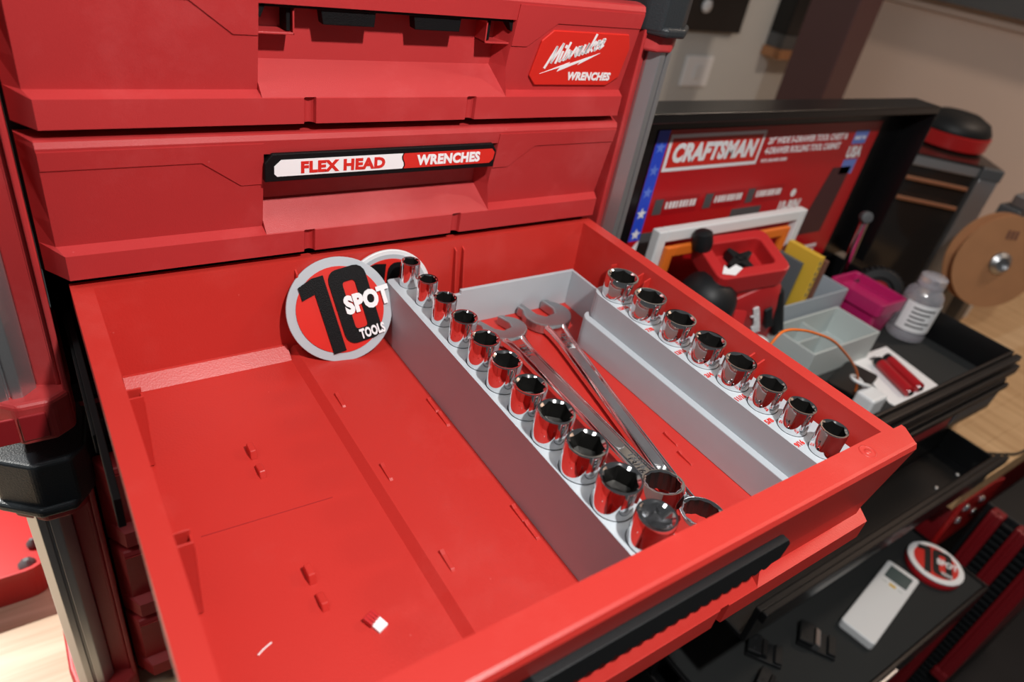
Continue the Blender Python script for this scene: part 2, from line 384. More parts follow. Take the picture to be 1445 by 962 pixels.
# ---- drawer 2: black label bar, white and red label
zb0, zb1 = Z2 - .0352, Z2 - .0140
bm = BM(); prism(bm, [(.1329, zb0), (.3325, zb0), (.3331, zb1 - .006), (.3285, zb1), (.1388, zb1), (.1329, zb1 - .007)], 'y', -.0105, .004)
bar = ob('label_bar', bm, 'blackrough', d2, .0008)
fm = frame((.1329, -.0107, zb0), (0, -1, 0), (0, 0, 1))
wav = [(.1100 + .0012 * math.sin(t * 6.3), .0042 + .0125 * t) for t in (0, .2, .4, .6, .8, 1)]
bm = BM(); prism(bm, [(.0068, .0062), (.0088, .0042)] + wav + [(.0120, .0167), (.0068, .0120)], 'z', 0, .0004, 0, fm); ob('white_label', bm, 'whitep', d2, label='white label reading flex head')
bm = BM(); prism(bm, [(x + .0012, y) for x, y in wav][::-1] + [(.1940, .0042), (.1975, .0072), (.1985, .0135), (.1955, .0167)][0:], 'z', 0, .0004, 0, fm); ob('red_label', bm, 'redlabel', d2, label='red label reading wrenches')
f2 = fm @ Matrix.Translation((0, 0, .0004))
bm = BM(); text_bm(bm, 'FLEX HEAD', f2 @ Matrix.Translation((.0265, .0058, 0)), .0680, .0092, .05, .0003); ob('lettering', bm, 'redlabel', d2)
bm = BM(); text_bm(bm, 'WRENCHES', f2 @ Matrix.Translation((.1225, .0060, 0)), .0610, .0090, .05, .0003); ob('lettering', bm, 'whitep', d2)

# ================================================================== OPEN DRAWER
DY = -.370
bm = front_bm(DY, Z3 + .0002, .0100, -.0275)
# tray: outer box, drafted inner walls, stepped floor
IN0 = [(.0135, -.0105), (.4565, -.0105), (.4565, -.358), (.0135, -.358)]
IN1 = [(.0205, -.0190), (.4515, -.0190), (.4515, -.352), (.0205, -.352)]
OUT = [(0, 0), (.47, 0), (.47, -.371), (0, -.371)]
OUTL = [(.006, -.004), (.464, -.004), (.464, -.371), (.006, -.371)]
d3bm = BM()
loft(d3bm, [[(x, y, -.087) for x, y in OUTL], [(x, y, -.018) for x, y in OUTL], [(x, y, -.018) for x, y in OUT], [(x, y, 0) for x, y in OUT], [(x, y, 0) for x, y in IN0], [(x, y, -.0835) for x, y in IN1]], cap=False)
FL = [(.0190, -.0818), (.1440, -.0818), (.1500, -.0762), (.4535, -.0762), (.4535, -.087), (.0190, -.087)]
prism(d3bm, FL, 'x', 0, 1) if False else prism(d3bm, FL, 'y', -.354, -.0175)
prism(d3bm, [(-.0165, -.0735), (-.0205, -.0735), (-.0310, -.0818), (-.0165, -.0818)], 'x', .0205, .1440)
tmp = bpy.data.meshes.new('t'); bmesh.ops.recalc_face_normals(bm, faces=bm.faces); bm.to_mesh(tmp); bm.free(); d3bm.from_mesh(tmp)
d3 = ob('drawer', d3bm, 'redin', cab, .0013, 3)
# black grip bar with scalloped finger edge
zb0, zb1 = Z3 - .0485, Z3 - .0290
pts = [(.1345, zb1 - .006), (.1345, zb0)]
x = .150
pts.append((x, zb0))
while x < .326:
    for q in range(1, 6): pts.append((x + .0095 * q / 5, zb0 - .0036 * math.sin(PI * q / 5)))
    x += .0095
pts += [(.3395, zb0), (.3420, zb1 - .006), (.3370, zb1), (.1405, zb1)]
bm = BM(); prism(bm, pts[::-1], 'y', DY - .0105, DY + .006); ob('grip_bar', bm, 'black', d3, .0007)
# moulded details in the tray
def uslot(x, y, z0, z1, sx):
    bm = BM(); t = .0013
    for yy in (y - .0045, y + .0045): box(bm, min(x, x + sx * .0085), max(x, x + sx * .0085), yy - t / 2, yy + t / 2, z0, z1)
    box(bm, min(x + sx * .0075, x + sx * .0088), max(x + sx * .0075, x + sx * .0088), y - .0052, y + .0052, z0, z1 - .004)
    return ob('divider_slot', bm, 'redin', d3, .0004)
uslot(.0150, -.1085, -.080, -.021, 1); uslot(.0150, -.2330, -.080, -.021, 1)
uslot(.4570, -.0760, -.076, -.016, -1)
for y in (-.112, -.2495):
    bm = BM()
    for yy in (y - .005, y + .005): prism(bm, [(.4585, -.076), (.4475, -.076), (.4490, -.010), (.4585, -.006)], 'y', yy - .0008, yy + .0008)
    ob('divider_fin', bm, 'redin', d3, .0003)
for xa in (.1545, .1625, .3030, .3115):
    bm = BM(); prism(bm, [(-.009, -.006), (-.0155, -.009), (-.0270, -.076), (-.015, -.076)], 'x', xa - .0008, xa + .0008); ob('divider_fin', bm, 'redin', d3, .0003)
for xa in (.178, .187, .335, .344):
    bm = BM(); prism(bm, [(-.359, -.030), (-.346, -.038), (-.338, -.076), (-.353, -.076)], 'x', xa - .0008, xa + .0008); ob('divider_fin', bm, 'redin', d3, .0003)
for x, y, s in ((.0829, -.1256, 0), (.0831, -.1454, 1), (.0828, -.2397, 0), (.0829, -.2599, 1)):
    bm = BM(); prism(bm, [(y + .007, -.0820), (y - .007, -.0820), (y - .004, -.0770 if s else -.0755), (y + .005, -.0785 if s else -.0755)], 'x', x - .0022, x + .0022); ob('nub', bm, 'redin', d3, .0007)
for x, y in ((.1581, -.1010), (.1578, -.1857), (.1595, -.2702), (.2225, -.134), (.2225, -.152), (.2225, -.2580), (.2225, -.2740), (.3841, -.2463), (.3787, -.2681)):
    bm = BM(); prism(bm, [(y + .009, -.0764), (y - .009, -.0764), (y - .007, -.0748), (y + .004, -.0742), (y + .008, -.0732)], 'x', x - .0016, x + .0016); ob('nub', bm, 'redin', d3, .0005)
for x in (.425, .045):
    bm = BM(); lathe(bm, [(.0062, -.0006), (.0062, .0005), (.0052, .0005), (.0050, .0001), (.0028, .0001), (.0026, .0006), (0.0005, .0006)], Matrix.Translation((x, -.3665, 0)), 28); ob('moulding_mark', bm, 'redin', d3)
bm = BM(); box(bm, -.0055, -.0012, -.165, .05, -.074, -.050); box(bm, -.0075, -.0055, -.10, .05, -.070, -.054)
ob('slide_rail', bm, 'dark', d3, .0006)
bm = BM(); box(bm, .4710, .4745, -.165, .05, -.074, -.050); ob('slide_rail', bm, 'dark', d3, .0006)
bm = BM(); prism(bm, [(.0350, -.1840), (.1180, -.1868), (.1180, -.1872), (.0350, -.1844)], 'z', -.0819, -.0816); ob('seam_line', bm, 'reddark', d3)  # thin dark red strip drawn for the crease line in the drawer floor

# ================================================================== LOWER DRAWER CABINET
cab2 = thing('drawer_cabinet', 'red drawer cabinet standing on the wooden bench under the cabinet with the open drawer', 'tool cabinet', (.235, .2, -.504))
cabinet_shell(cab2, -.380, 0)
for z in (Z1, Z2, Z3):
    dd = ob('drawer', front_bm(0, z - .380), 'red', cab2, .0011, 2)
    bm = BM(); zb0, zb1 = z - .38 - .0352, z - .38 - .0140
    prism(bm, [(.1365, zb0), (.3395, zb0), (.3400, zb1 - .006), (.3350, zb1), (.1425, zb1), (.1365, zb1 - .007)], 'y', -.0105, .004); ob('grip_bar', bm, 'black', dd, .0008)

# ================================================================== SOCKET RAILS
FZ = -.0762          # drawer floor under the rails
RT = -.0195          # top of the rails
def rail_top(bm, mx, x0, x1, y0, y1, z, holes, depth, rb, n=40):
    """rectangle x0..x1 by y0..y1 (mx space) at height z with round pockets; holes sorted by y"""
    ys = [y0] + [(a[1] + b[1]) / 2 for a, b in zip(holes, holes[1:])] + [y1]
    for (hx, hy, r), a, b in zip(holes, ys, ys[1:]):
        def edge(t):
            c, s = math.cos(t), math.sin(t)
            k = min([(x1 - hx) / c if c > 1e-6 else 9, (x0 - hx) / c if c < -1e-6 else 9, (b - hy) / s if s > 1e-6 else 9, (a - hy) / s if s < -1e-6 else 9])
            px_, py_ = hx + k * c, hy + k * s
            vx, vy = px_ - (x0 + rb), py_ - (y1 - rb); q = math.hypot(vx, vy)
            if vx < 0 and vy > 0 and q > rb: px_, py_ = x0 + rb + vx / q * rb, y1 - rb + vy / q * rb
            return (px_, py_)
        ang = sorted([2 * PI * i / n for i in range(n)] + [math.atan2(yy - hy, xx - hx) % (2 * PI) for xx in (x0, x1) for yy in (a, b)])
        N = len(ang)
        o = [bm.verts.new(mx @ V(*edge(t), z)) for t in ang]
        i0 = [bm.verts.new(mx @ V(hx + r * math.cos(t), hy + r * math.sin(t), z)) for t in ang]
        i1 = [bm.verts.new(mx @ V(hx + r * math.cos(t), hy + r * math.sin(t), z - depth)) for t in ang]
        for i in range(N):
            j = (i + 1) % N
            bm.faces.new((o[i], o[j], i0[j], i0[i])); bm.faces.new((i0[i], i0[j], i1[j], i1[i]))
        bm.faces.new(i1)
def rail(name, label, mx, x0, x1, y0, y1, holes, rb):
    root = thing(name, label, 'socket holder', mx @ V((x0 + x1) / 2, (y0 + y1) / 2, FZ), 'grey socket rails in the open drawer')
    bm = BM(); rail_top(bm, mx, x0, x1, y0, y1, RT, holes, .011, rb)
    # side walls, rounded at the far left end
    out = [(x0, y0), (x1, y0), (x1, y1), (x0 + rb, y1)] + [(x0 + rb - rb * math.sin(t), y1 - rb + rb * math.cos(t)) for t in [PI / 2 * i / 6 for i in range(1, 7)]]
    A = [bm.verts.new(mx @ V(x, y, RT)) for x, y in out]; B = [bm.verts.new(mx @ V(x, y, FZ)) for x, y in out]
    for i in range(len(out)): bm.faces.new((A[i], A[(i + 1) % len(out)], B[(i + 1) % len(out)], B[i]))
    bm.faces.new(B)
    ob('block', bm, 'grey', root)
    return root
I4 = Matrix.Identity(4)
LS = [(.0405, .0162), (.0715, .0166), (.1007, .0188), (.1304, .0208), (.1606, .0224), (.1889, .0234), (.2191, .0242), (.2488, .0262), (.2813, .0276), (.3138, .0276), (.3445, .0246)]
LX = .2425
lh = [(LX, -y, d / 2 + .0004) for y, d in LS][::-1]
rail('socket_rail', 'long grey plastic socket rail with eleven sockets touching the round badge', I4, .2270, .2620, -.3540, -.0280, lh, .004)
RS = [(.1168, .0302), (.1535, .0298), (.1903, .0276), (.2241, .0266), (.2560, .0257), (.2862, .0234), (.3140, .0218), (.3412, .0206)]
RA = math.atan2(.0040, .226)       # slight turn of the right rail
RM = Matrix.Translation((.4183, -.1168, 0)) @ Matrix.Rotation(RA, 4, 'Z')
rh = [(0, -(y - .1168), d / 2 + .0004) for y, d in RS][::-1]
rr = rail('socket_rail', 'grey plastic socket rail with red engraved sizes along the drawer side wall', RM, -.0172, .0240, -.2340, .0190, rh, .013)
bm = BM()        # lower step of the right rail: a lip standing out from the block
out = [(-.0245, -.2340), (-.0171, -.2340), (-.0171, .0120), (-.0125, .0165)] + [(-.0125 - .0120 * math.sin(t), .0060 + .0125 * math.cos(t)) for t in [PI / 2 * i / 7 for i in range(8)]]
prism(bm, out[::-1], 'z', FZ, -.0445, 0, RM)
ob('lower_step', bm, 'grey', rr, .0008)
for (y, d), s in zip(RS, ('15/16', '7/8', '13/16', '3/4', '11/16', '5/8', '9/16', '1/2')):
    bm = BM(); wd = .0115 if len(s) > 4 else .0092 if len(s) == 4 else .0080
    m = RM @ Matrix.Translation((-.0158, -(y - .1168) - d / 2 - .0066, RT)) @ Matrix.Rotation(math.radians(3), 4, 'Z')
    text_bm(bm, s, m, wd, .0048, .03, .0004); ob('size_marking', bm, 'redlabel', rr)

# ================================================================== SOCKETS
def socket(x, y, d, label, ztop=0.0, bore='hex', rot=0.0):
    root = thing('socket', label, 'socket', (x, y, RT - .0108), 'chrome sockets standing in the grey rails')
    r = d / 2; zb = RT - .0108; n = 48; bm = BM()
    def ring(rad, z): return [(x + rad * math.cos(2 * PI * i / n), y + rad * math.sin(2 * PI * i / n), z) for i in range(n)]
    rc = r * .865                                        # chamfer circle
    def hexr(t, R=r * .84):
        a = ((t + rot) % (PI / 3)) - PI / 6; return R * math.cos(PI / 6) / math.cos(a)
    hx = [(2 * PI * i / n) for i in range(n)]
    L = [ring(r * .90, zb), ring(r, zb + .002), ring(r, RT + .0025), ring(r, ztop - .0009), ring(r * .955, ztop), ring(rc, ztop - .0001)]
    loft(bm, L, cap=False)
    hl = [(x + hexr(t) * math.cos(t), y + hexr(t) * math.sin(t), ztop - .0001 - (rc - hexr(t)) * .75) for t in hx]
    loft(bm, [L[-1], hl], cap=False)
    for f in bm.faces: f.smooth = True
    ob('body', bm, 'chrome', root, smooth=40)
    bm = BM()
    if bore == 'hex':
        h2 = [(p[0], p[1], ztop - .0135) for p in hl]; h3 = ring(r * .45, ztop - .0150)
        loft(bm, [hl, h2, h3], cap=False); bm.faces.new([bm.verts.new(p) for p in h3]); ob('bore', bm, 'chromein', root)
    else:
        c0 = [(x + rc * math.cos(t), y + rc * math.sin(t), ztop - .0003) for t in hx]
        sq = lambda t: r * .44 / max(abs(math.cos(t)), abs(math.sin(t)))
        c1 = [(x + sq(t) * math.cos(t), y + sq(t) * math.sin(t), ztop - .0065) for t in hx]; c2 = [(p[0], p[1], ztop - .012) for p in c1]
        loft(bm, [c0, c1, c2], cap=False); bm.faces.new([bm.verts.new(p) for p in c2]); ob('bore', bm, 'polish', root)
    return root
ORD = ['first', 'second', 'third', 'fourth', 'fifth', 'sixth', 'seventh', 'eighth', 'ninth', 'tenth', 'eleventh']
for i, (y, d) in enumerate(LS):
    lab = {0: 'narrow chrome socket at the badge end of the long grey rail', 10: 'upturned chrome socket showing its square drive hole, at the front end of the long rail'}.get(i, '%s chrome socket from the round badge in the long grey rail' % ORD[i])
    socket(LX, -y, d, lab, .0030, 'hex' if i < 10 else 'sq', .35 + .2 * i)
FR = ['fifteen sixteenths', 'seven eighths', 'thirteen sixteenths', 'three quarters', 'eleven sixteenths', 'five eighths', 'nine sixteenths', None]
for i, (y, d) in enumerate(RS):
    p = RM @ V(0, -(y - .1168), 0)
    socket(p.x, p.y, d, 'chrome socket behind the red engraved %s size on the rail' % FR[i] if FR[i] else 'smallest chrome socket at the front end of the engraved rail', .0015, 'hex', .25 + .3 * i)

# ================================================================== GREY DIVIDER TRAY WALLS BEHIND THE WRENCHES
t = thing('divider', 'grey plastic corner divider standing behind the wrenches', 'divider', (.36, -.036, FZ))
bm = BM(); prism(bm, [(.2635, FZ), (.4330, FZ), (.4330, -.0375), (.2990, -.0375), (.2990, -.0415), (.2635, -.0415)], 'y', -.0385, -.0350); ob('back_wall', bm, 'grey', t, .0004)
bm = BM(); box(bm, .4305, .4330, -.0945, -.0388, FZ, -.0375); ob('side_wall', bm, 'grey', t, .0004)

# ================================================================== WRENCHES
def wrench(label, p0, p1, jaw, rr_, marks, th=.0095, tilt0=20):
    """combination wrench from the open jaw at p0 to the ring at p1"""
    p0 = V(*p0); p1 = V(*p1); L = (p1 - p0).length
    yd = (p1 - p0).normalized(); xd = yd.cross(V(0, 0, 1)).normalized(); zd = xd.cross(yd)
    mx = Matrix((xd, yd, zd)).transposed().to_4x4(); mx.translation = p0
    root = thing('combination_wrench', label, 'wrench', p0, 'wrenches lying between the socket rails')
    hr = jaw * 1.10; a = math.radians(tilt0)
    bm = BM()       # open jaw: round head with a parallel slot
    pts = []
    m2 = Matrix.Rotation(a, 2)
    w = jaw / 2
    sl_ = [(w, -hr * .98), (w, -hr * .10), (w * .55, hr * .20), (-w * .55, hr * .20), (-w, -hr * .10), (-w, -hr * .80)]
    ar = [t_ for t_ in [(-PI / 2 + .62) + (2 * PI - 1.24) * i / 26 for i in range(27)]]
    outer = [(hr * 1.0 * math.cos(t_), hr * .90 * math.sin(t_) + .001) for t_ in ar]
    outer[0] = (w + hr * .30, -hr * .88); outer[-1] = (-w - hr * .34, -hr * .66)
    poly = outer + sl_[::-1]
    poly = [tuple(m2 @ V(*p)) for p in poly]
    prism(bm, poly, 'z', -th / 2, th / 2, 0, mx)
    ob('open_jaw', bm, 'satin', root, .0012, 2)
    bm = BM()       # shaft: flattened beam with a recessed panel, wider by the heads
    st = [(hr * .55, .0140, .5), (hr * 1.25, .0105, .46), (hr * 1.9, .0092, .44), (L * .5, .0085, .42), (L - rr_ * 2.0, .0085, .42), (L - rr_ * 1.2, .0092, .44), (L - rr_ * .9, .0095, .46)]
    loops = []
    for y, hw, k in st:
        h = th * k
        loops.append([mx @ V(x, y, z) for x, z in ((-hw, -h * .55), (-hw * .75, -h), (hw * .75, -h), (hw, -h * .55), (hw, h * .55), (hw * .75, h), (hw * .62, h), (hw * .5, h * .62), (-hw * .5, h * .62), (-hw * .62, h), (-hw * .75, h), (-hw, h * .55))])
    loft(bm, loops); ob('shaft', bm, 'chrome', root, .0005, 2, smooth=45)
    bm = BM()       # flat nameplate panel in the middle of the shaft
    prism(bm, rrect(-.0040, .0040, L * .22, L * .80, .0038), 'z', th * .24, th * .33, 0, mx); ob('panel', bm, 'satin', root, .0004)
    bm = BM()       # ring end, twelve point, tilted up
    rm = mx @ Matrix.Translation((0, L, .0006)) @ Matrix.Rotation(math.radians(7), 4, 'X'); n = 72; h = th * .78
    def rg(rad, z): return [rm @ V(rad * math.cos(2 * PI * i / n), rad * math.sin(2 * PI * i / n), z) for i in range(n)]
    def star(z, k=1): return [rm @ V(q * math.cos(u), q * math.sin(u), z) for u in [2 * PI * i / n for i in range(n)] for q in [rr_ * .74 * k * (1 + .065 * abs(((u / (PI / 6)) % 1) * 2 - 1))]]
    loft(bm, [rg(rr_ * .82, -h), rg(rr_, -h * .75), rg(rr_, h * .7), rg(rr_ * .94, h), rg(rr_ * .84, h), star(h * .93)], cap=False); ob('box_ring', bm, 'chrome', root, smooth=35)
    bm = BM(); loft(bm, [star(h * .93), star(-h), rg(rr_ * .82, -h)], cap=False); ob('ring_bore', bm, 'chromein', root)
    for s, yy, wd in marks:
        bm = BM(); text_bm(bm, s, mx @ Matrix.Translation((-.0032, yy, th * .46)) @ Matrix.Rotation(PI / 2, 4, 'Z') @ Matrix.Translation((0, -.0062, 0)), wd, .0058, .02, .0003); ob('size_stamp', bm, 'dkgrey', root)
    return root
wrench('chrome combination wrench whose ring end rests on top beside the long rail', (.3320, -.0690, FZ + .0065), (.3135, -.2985, FZ + .0215), .0205, .0160, [('13/16', .034, .016), ('13/16', .194, .017)])
wrench('longer chrome combination wrench lying flat, nearer the engraved rail', (.3870, -.0620, FZ + .0065), (.3335, -.3235, FZ + .0062), .0230, .0175, [('15/16', .038, .017)], .0105)

# ================================================================== ROUND BADGES
def one_zero(bm, mx, s, th):
    """block numerals 1 and 0, s = overall height"""
    sx = s * .90
    def P(p): return [(x * sx, y * s) for x, y in p]
    prism(bm, P([(.20, -.05), (.39, -.05), (.39, 1), (.22, 1), (0, .93), (0, .75), (.20, .79)]), 'z', 0, th, 0, mx)
    o = rrect(.435, 1.00, 0, 1.02, .15, 5); i = rrect(.622, .813, .18, .84, .05, 5); n = len(o)
    loops = [[mx @ V(x * sx, y * s, z) for x, y in P_] for P_, z in ((o, 0), (o, th), (i, th), (i, 0), (o, 0))]
    loft(bm, loops, cap=False)
def badge(c, n, up, r, label, rim='grey', rim2=None, roll=0, words=True, group='round badges behind the socket rail'):
    mx = frame(c, n, up) @ Matrix.Rotation(roll, 4, 'Z')
    root = thing('round_badge', label, 'sign', c, group)
    bm = BM(); lathe(bm, [(r - .0006, -.0032), (r, -.0027), (r, -.0004), (r - .0005, 0)], mx, 72); ob('plate', bm, rim, root)
    if rim2:
        bm = BM(); lathe(bm, [(r * .915, 0), (r * .915, .0004)], mx, 72); ob('inner_ring', bm, rim2, root)
    bm = BM(); lathe(bm, [(r * .825, 0), (r * .825, .0007)], mx, 72); ob('red_face', bm, 'redlabel', root)
    s = r * 1.42
    bm = BM(); one_zero(bm, mx @ Matrix.Translation((-r * .63, -r * .70, .0007)), s, .0012); ob('numerals', bm, 'blackrough', root)
    if words:
        bm = BM(); text_bm(bm, 'SPOT', mx @ Matrix.Translation((r * .08, -r * .14, .0019)), r * .90, r * .37, .06, .0010); ob('lettering', bm, 'whitep', root)
        bm = BM(); text_bm(bm, 'TOOLS', mx @ Matrix.Translation((r * .20, -r * .66, .0019)), r * .50, r * .20, .045, .0010); ob('lettering', bm, 'whitep', root)
    return root
badge((.1846, -.0340, -.0378), (-.15, -.88, .44), (0.0, .44, .89), .0440, 'round grey-rimmed badge with a black 10 leaning on the drawer back wall', roll=math.radians(9))
badge((.2335, -.0205, -.0415), (0, -.993, .12), (0, .12, .993), .0430, 'round white-rimmed badge half hidden behind the long socket rail', 'white', 'grey', roll=math.radians(-6), words=False)

# ---- small white scrap and a thread of plastic on the drawer floor
sc = thing('plastic_scrap', 'small torn red and white scrap lying on the drawer floor', 'scrap', (.104, -.286, -.080))
bm = BM(); mxs = Matrix.Translation((.1042, -.2862, -.0818)) @ Matrix.Rotation(.5, 4, 'Z')
prism(bm, [(-.0042, -.0060), (.0030, -.0068), (.0042, .0010), (-.0030, .0020)], 'z', 0, .0022, 0, mxs); ob('base', bm, 'whitep', sc, .0004)
bm = BM()
for q in range(4): prism(bm, [(-.0042 + q * .0022, .0000), (-.0026 + q * .0022, -.0005), (-.0016 + q * .0022, .0058), (-.0036 + q * .0022, .0062)], 'z', .0012, .0044 - .0004 * q, 0, mxs)
ob('ridges', bm, 'pinkscrap' if 'pinkscrap' in M else 'redbright', sc, .0003)

bm = BM(); tube(bm, [(.0415, -.2755, -.0811), (.0450, -.2735, -.0809), (.0500, -.2715, -.0811)], .0004, 8); tag(ob('plastic_thread', bm, 'whitep'), 'thin white plastic thread lying on the drawer floor', 'scrap')

# ================================================================== LEFT BENCH AND RED TRAY
bench = tag(slab('workbench', 'birch', -1.3, .535, -.10, .47, -.545, -.5045, bevel=.002), 'pale wooden bench top carrying the stacked drawer cabinets', 'bench'); del bench['kind']
tr = thing('storage_bin', 'open red plastic bin with rounded corners on the pale bench', 'bin', (-.155, .27, -.5045))
bm = BM(); o0 = rrect(-.235, -.076, .170, .42, .022, 6); o1 = rrect(-.240, -.071, .165, .425, .024, 6); i1 = rrect(-.235, -.076, .170, .42, .021, 6); i0 = rrect(-.228, -.083, .177, .413, .018, 6)
loft(bm, [[(x, y, z) for x, y in P] for P, z in ((o0, -.5045), (o1, -.452), (i1, -.452), (i0, -.500))]); ob('shell', bm, 'redmid', tr, .0008)
for x, y, r in ((-.098, .215, .010), (-.090, .245, .007)):
    t = thing('dirt_bit', 'larger dark dirt bit lying in the red bin' if r > .008 else 'smaller dark dirt bit lying in the red bin', 'dirt', (x, y, -.500), 'bits in the red bin')  # dark lumps standing for loose dirt in the bin
    bm = BM(); lathe(bm, [(r * .5, 0), (r, .002), (r * .9, .007), (r * .45, .010), (r * .3, .013)], Matrix.Translation((x, y, -.4998)) @ Matrix.Rotation(.3, 4, 'Z'), 7); ob('body', bm, 'dkgrey', t)

# ================================================================== WORKTOP AND UNDER-BENCH CABINETS ON THE RIGHT
wt = thing('worktop', 'butcher block worktop carrying the black tool chest', 'worktop', (1.57, .35, -.455))
x0 = .60; k = 0
for a, b in ((-.310, -.262), (-.262, -.214), (-.214, -.166), (-.166, -.118), (-.118, -.07), (-.07, -.022), (-.022, .1), (.1, .4), (.4, 1.09)):
    cuts = [1.150, 1.36 + .06 * ((k * 7) % 5), 1.62 + .05 * ((k * 3) % 4), 2.59]; k += 1
    for p, q in zip(cuts, cuts[1:]):
        bm = BM(); box(bm, p + .0001, q - .0001, a + .0001, b - .0001, -.460, -.420); ob('stave', bm, 'maple' if (k + int(q * 10)) % 3 else 'maple2', wt, .0006)
uc = thing('base_cabinet', 'black steel base cabinet under the worktop with a liner-covered drawer pulled out', 'cabinet', (.9, .1, -1.27))
bm = BM(); box(bm, .60, 1.215, -.250, .45, -1.20, -.640); box(bm, .60, 1.215, -.225, .45, -.640, -.4605); box(bm, .58, 1.149, -.240, .45, -.4605, -.4205); ob('carcass', bm, 'steelblack', uc, .003)
bm = BM()
for x in (.66, 1.15):
    for y in (-.18, .38): lathe(bm, [(.03, -1.27), (.03, -1.20)], Matrix.Translation((x, y, 0)), 20)
ob('castor', bm, 'black', uc)
bm = BM(); box(bm, .60, 1.205, -.4050, -.226, -.5880, -.5810); box(bm, .60, 1.205, -.4120, -.4050, -.640, -.5780); box(bm, 1.2050, 1.2095, -.4120, -.226, -.640, -.5760)
dl = ob('drawer', bm, 'steelblack', uc, .0015)
bm = BM(); box(bm, .605, 1.203, -.4040, -.228, -.5809, -.5795); ob('liner', bm, 'foam', dl)
bm = BM(); box(bm, .80, .905, -.4165, -.4122, -.5930, -.5800); ob('label_strip', bm, 'satin', dl, .0006)

# things lying on the liner
FD = -.5793
rem = thing('remote_control', 'white handheld remote with a grey display lying on the black liner', 'remote', (.98, -.334, FD))
rx = V(.188, .0300, 0).normalized(); ry = V(0, 0, 1).cross(rx)
rmx = Matrix((rx, ry, V(0, 0, 1))).transposed().to_4x4(); rmx.translation = V(.982, -.3345, FD)
bm = BM(); prism(bm, rrect(-.0960, .0960, -.0270, .0270, .005, 4), 'z', 0, .017, 0, rmx); ob('shell', bm, 'white', rem, .003, 3)
bm = BM(); prism(bm, rrect(.052, .085, -.0185, .0185, .001, 2), 'z', .0170, .0176, 0, rmx); ob('display', bm, 'lcd', rem)
bm = BM(); prism(bm, rrect(.0385, .0440, -.0055, .0055, .001, 2), 'z', .0170, .0178, 0, rmx); ob('button', bm, 'yellow', rem)
bm = BM()
for a, b in ((-.017, -.009), (.009, .017)):
    prism(bm, [(.040, a), (.042, a), (.042, b), (.040, b)], 'z', .0170, .0172, 0, rmx)
ob('marking', bm, 'palegreen', rem)
cc = V(1.1480, -.3380, FD); cr = .0455
co = thing('round_box', 'round red tin with a white-rimmed lid lying on the black liner', 'box', cc)
bm = BM(); lathe(bm, [(cr - .001, 0), (cr, .001), (cr, .0130), (cr - .0015, .0140)], Matrix.Translation(cc), 64); ob('body', bm, 'reddark2', co)
bm = BM(); lathe(bm, [(cr + .0004, .0138), (cr + .0004, .0165), (cr - .001, .0172)], Matrix.Translation(cc), 64); ob('rim', bm, 'whitep', co)
cm = Matrix.Translation(cc + V(0, 0, .0172)) @ Matrix.Rotation(math.radians(-62), 4, 'Z')
bm = BM(); lathe(bm, [(cr * .80, 0), (cr * .80, .0004)], cm, 64); ob('red_face', bm, 'redlabel', co)
bm = BM(); one_zero(bm, cm @ Matrix.Translation((-cr * .66, -cr * .66, .0004)), cr * 1.36, .0005); ob('numerals', bm, 'black', co)
bm = BM(); text_bm(bm, 'SPOT', cm @ Matrix.Translation((cr * .02, -cr * .06, .0009)), cr * .74, cr * .32, .05, .0004); text_bm(bm, 'TOOLS', cm @ Matrix.Translation((cr * .16, -cr * .56, .0009)), cr * .40, cr * .16, .04, .0004); ob('lettering', bm, 'whitep', co)
# black hardware clips on the liner
def clip_block(x, y, rz, sx, sy, label, bright):
    m = Matrix.Translation((x, y, FD)) @ Matrix.Rotation(rz, 4, 'Z')
    t = thing('plastic_clip', label, 'clip', (x, y, FD), 'black clips on the liner')
    bm = BM(); box(bm, -sx, sx, -sy, sy, 0, .006, 0, m); box(bm, -sx, -sx * .25, -sy, sy, .006, .016, 0, m); ob('base', bm, 'black', t, .0015)
    bm = BM(); prism(bm, [(-sx * .25, .006), (sx * .15, .006), (sx * .10, .013), (-sx * .18, .016)], 'y', -sy * .8, sy * .8, 0, m); ob('spring_plate', bm, 'chrome' if bright else 'black', t, .0006)
    bm = BM()
    for q in (-.5, .5): lathe(bm, [(.0022, .015), (.0022, .0166), (.001, .0166)], m @ Matrix.Translation((-sx * .62, q * sy, 0)), 12)
    box(bm, sx * .55, sx * .95, -sy * .9, sy * .9, .006, .011, 0, m); ob('tab', bm, 'black', t, .0008)
clip_block(.824, -.3250, -1.00, .028, .019, 'black plastic clip with a bright spring plate beside the white remote', True)
clip_block(.735, -.2960, -.95, .026, .017, 'black plastic clip with a dull face nearest the open red drawer', False)
clip_block(.700, -.3360, -1.2, .020, .015, 'small black plastic clip on the liner edge, furthest from the remote', False)

# red steel bench frame with bolts below the worktop and the red cabinet beside the liner drawer
br = thing('red_workbench', 'dark red bolted steel bench frame plate under the worktop front', 'frame', (1.33, -.30, -.60))
bm = BM(); box(bm, 1.219, 2.5, -.302, -.250, -.640, -.4605); ob('apron', bm, 'reddark3', br, .002)
bm = BM(); prism(bm, [(1.217, -.60), (1.36, -.60), (1.395, -.545), (1.395, -.49), (1.33, -.470), (1.217, -.470)], 'y', -.310, -.302); ob('gusset', bm, 'redmid', br, .002)
for x, z in ((1.229, -.490), (1.240, -.528), (1.302, -.502), (1.315, -.540)):
    bm = BM(); lathe(bm, [(.0085, 0), (.0085, .003), (.006, .006), (.0015, .0072)], frame((x, -.310, z), (0, -1, 0), (0, 0, 1)), 16); ob('bolt', bm, 'chrome', br)
rc_ = thing('tool_cabinet', 'dark red cabinet with ribbed black side panels beside the liner drawer', 'tool cabinet', (1.6, -.38, -1.27))
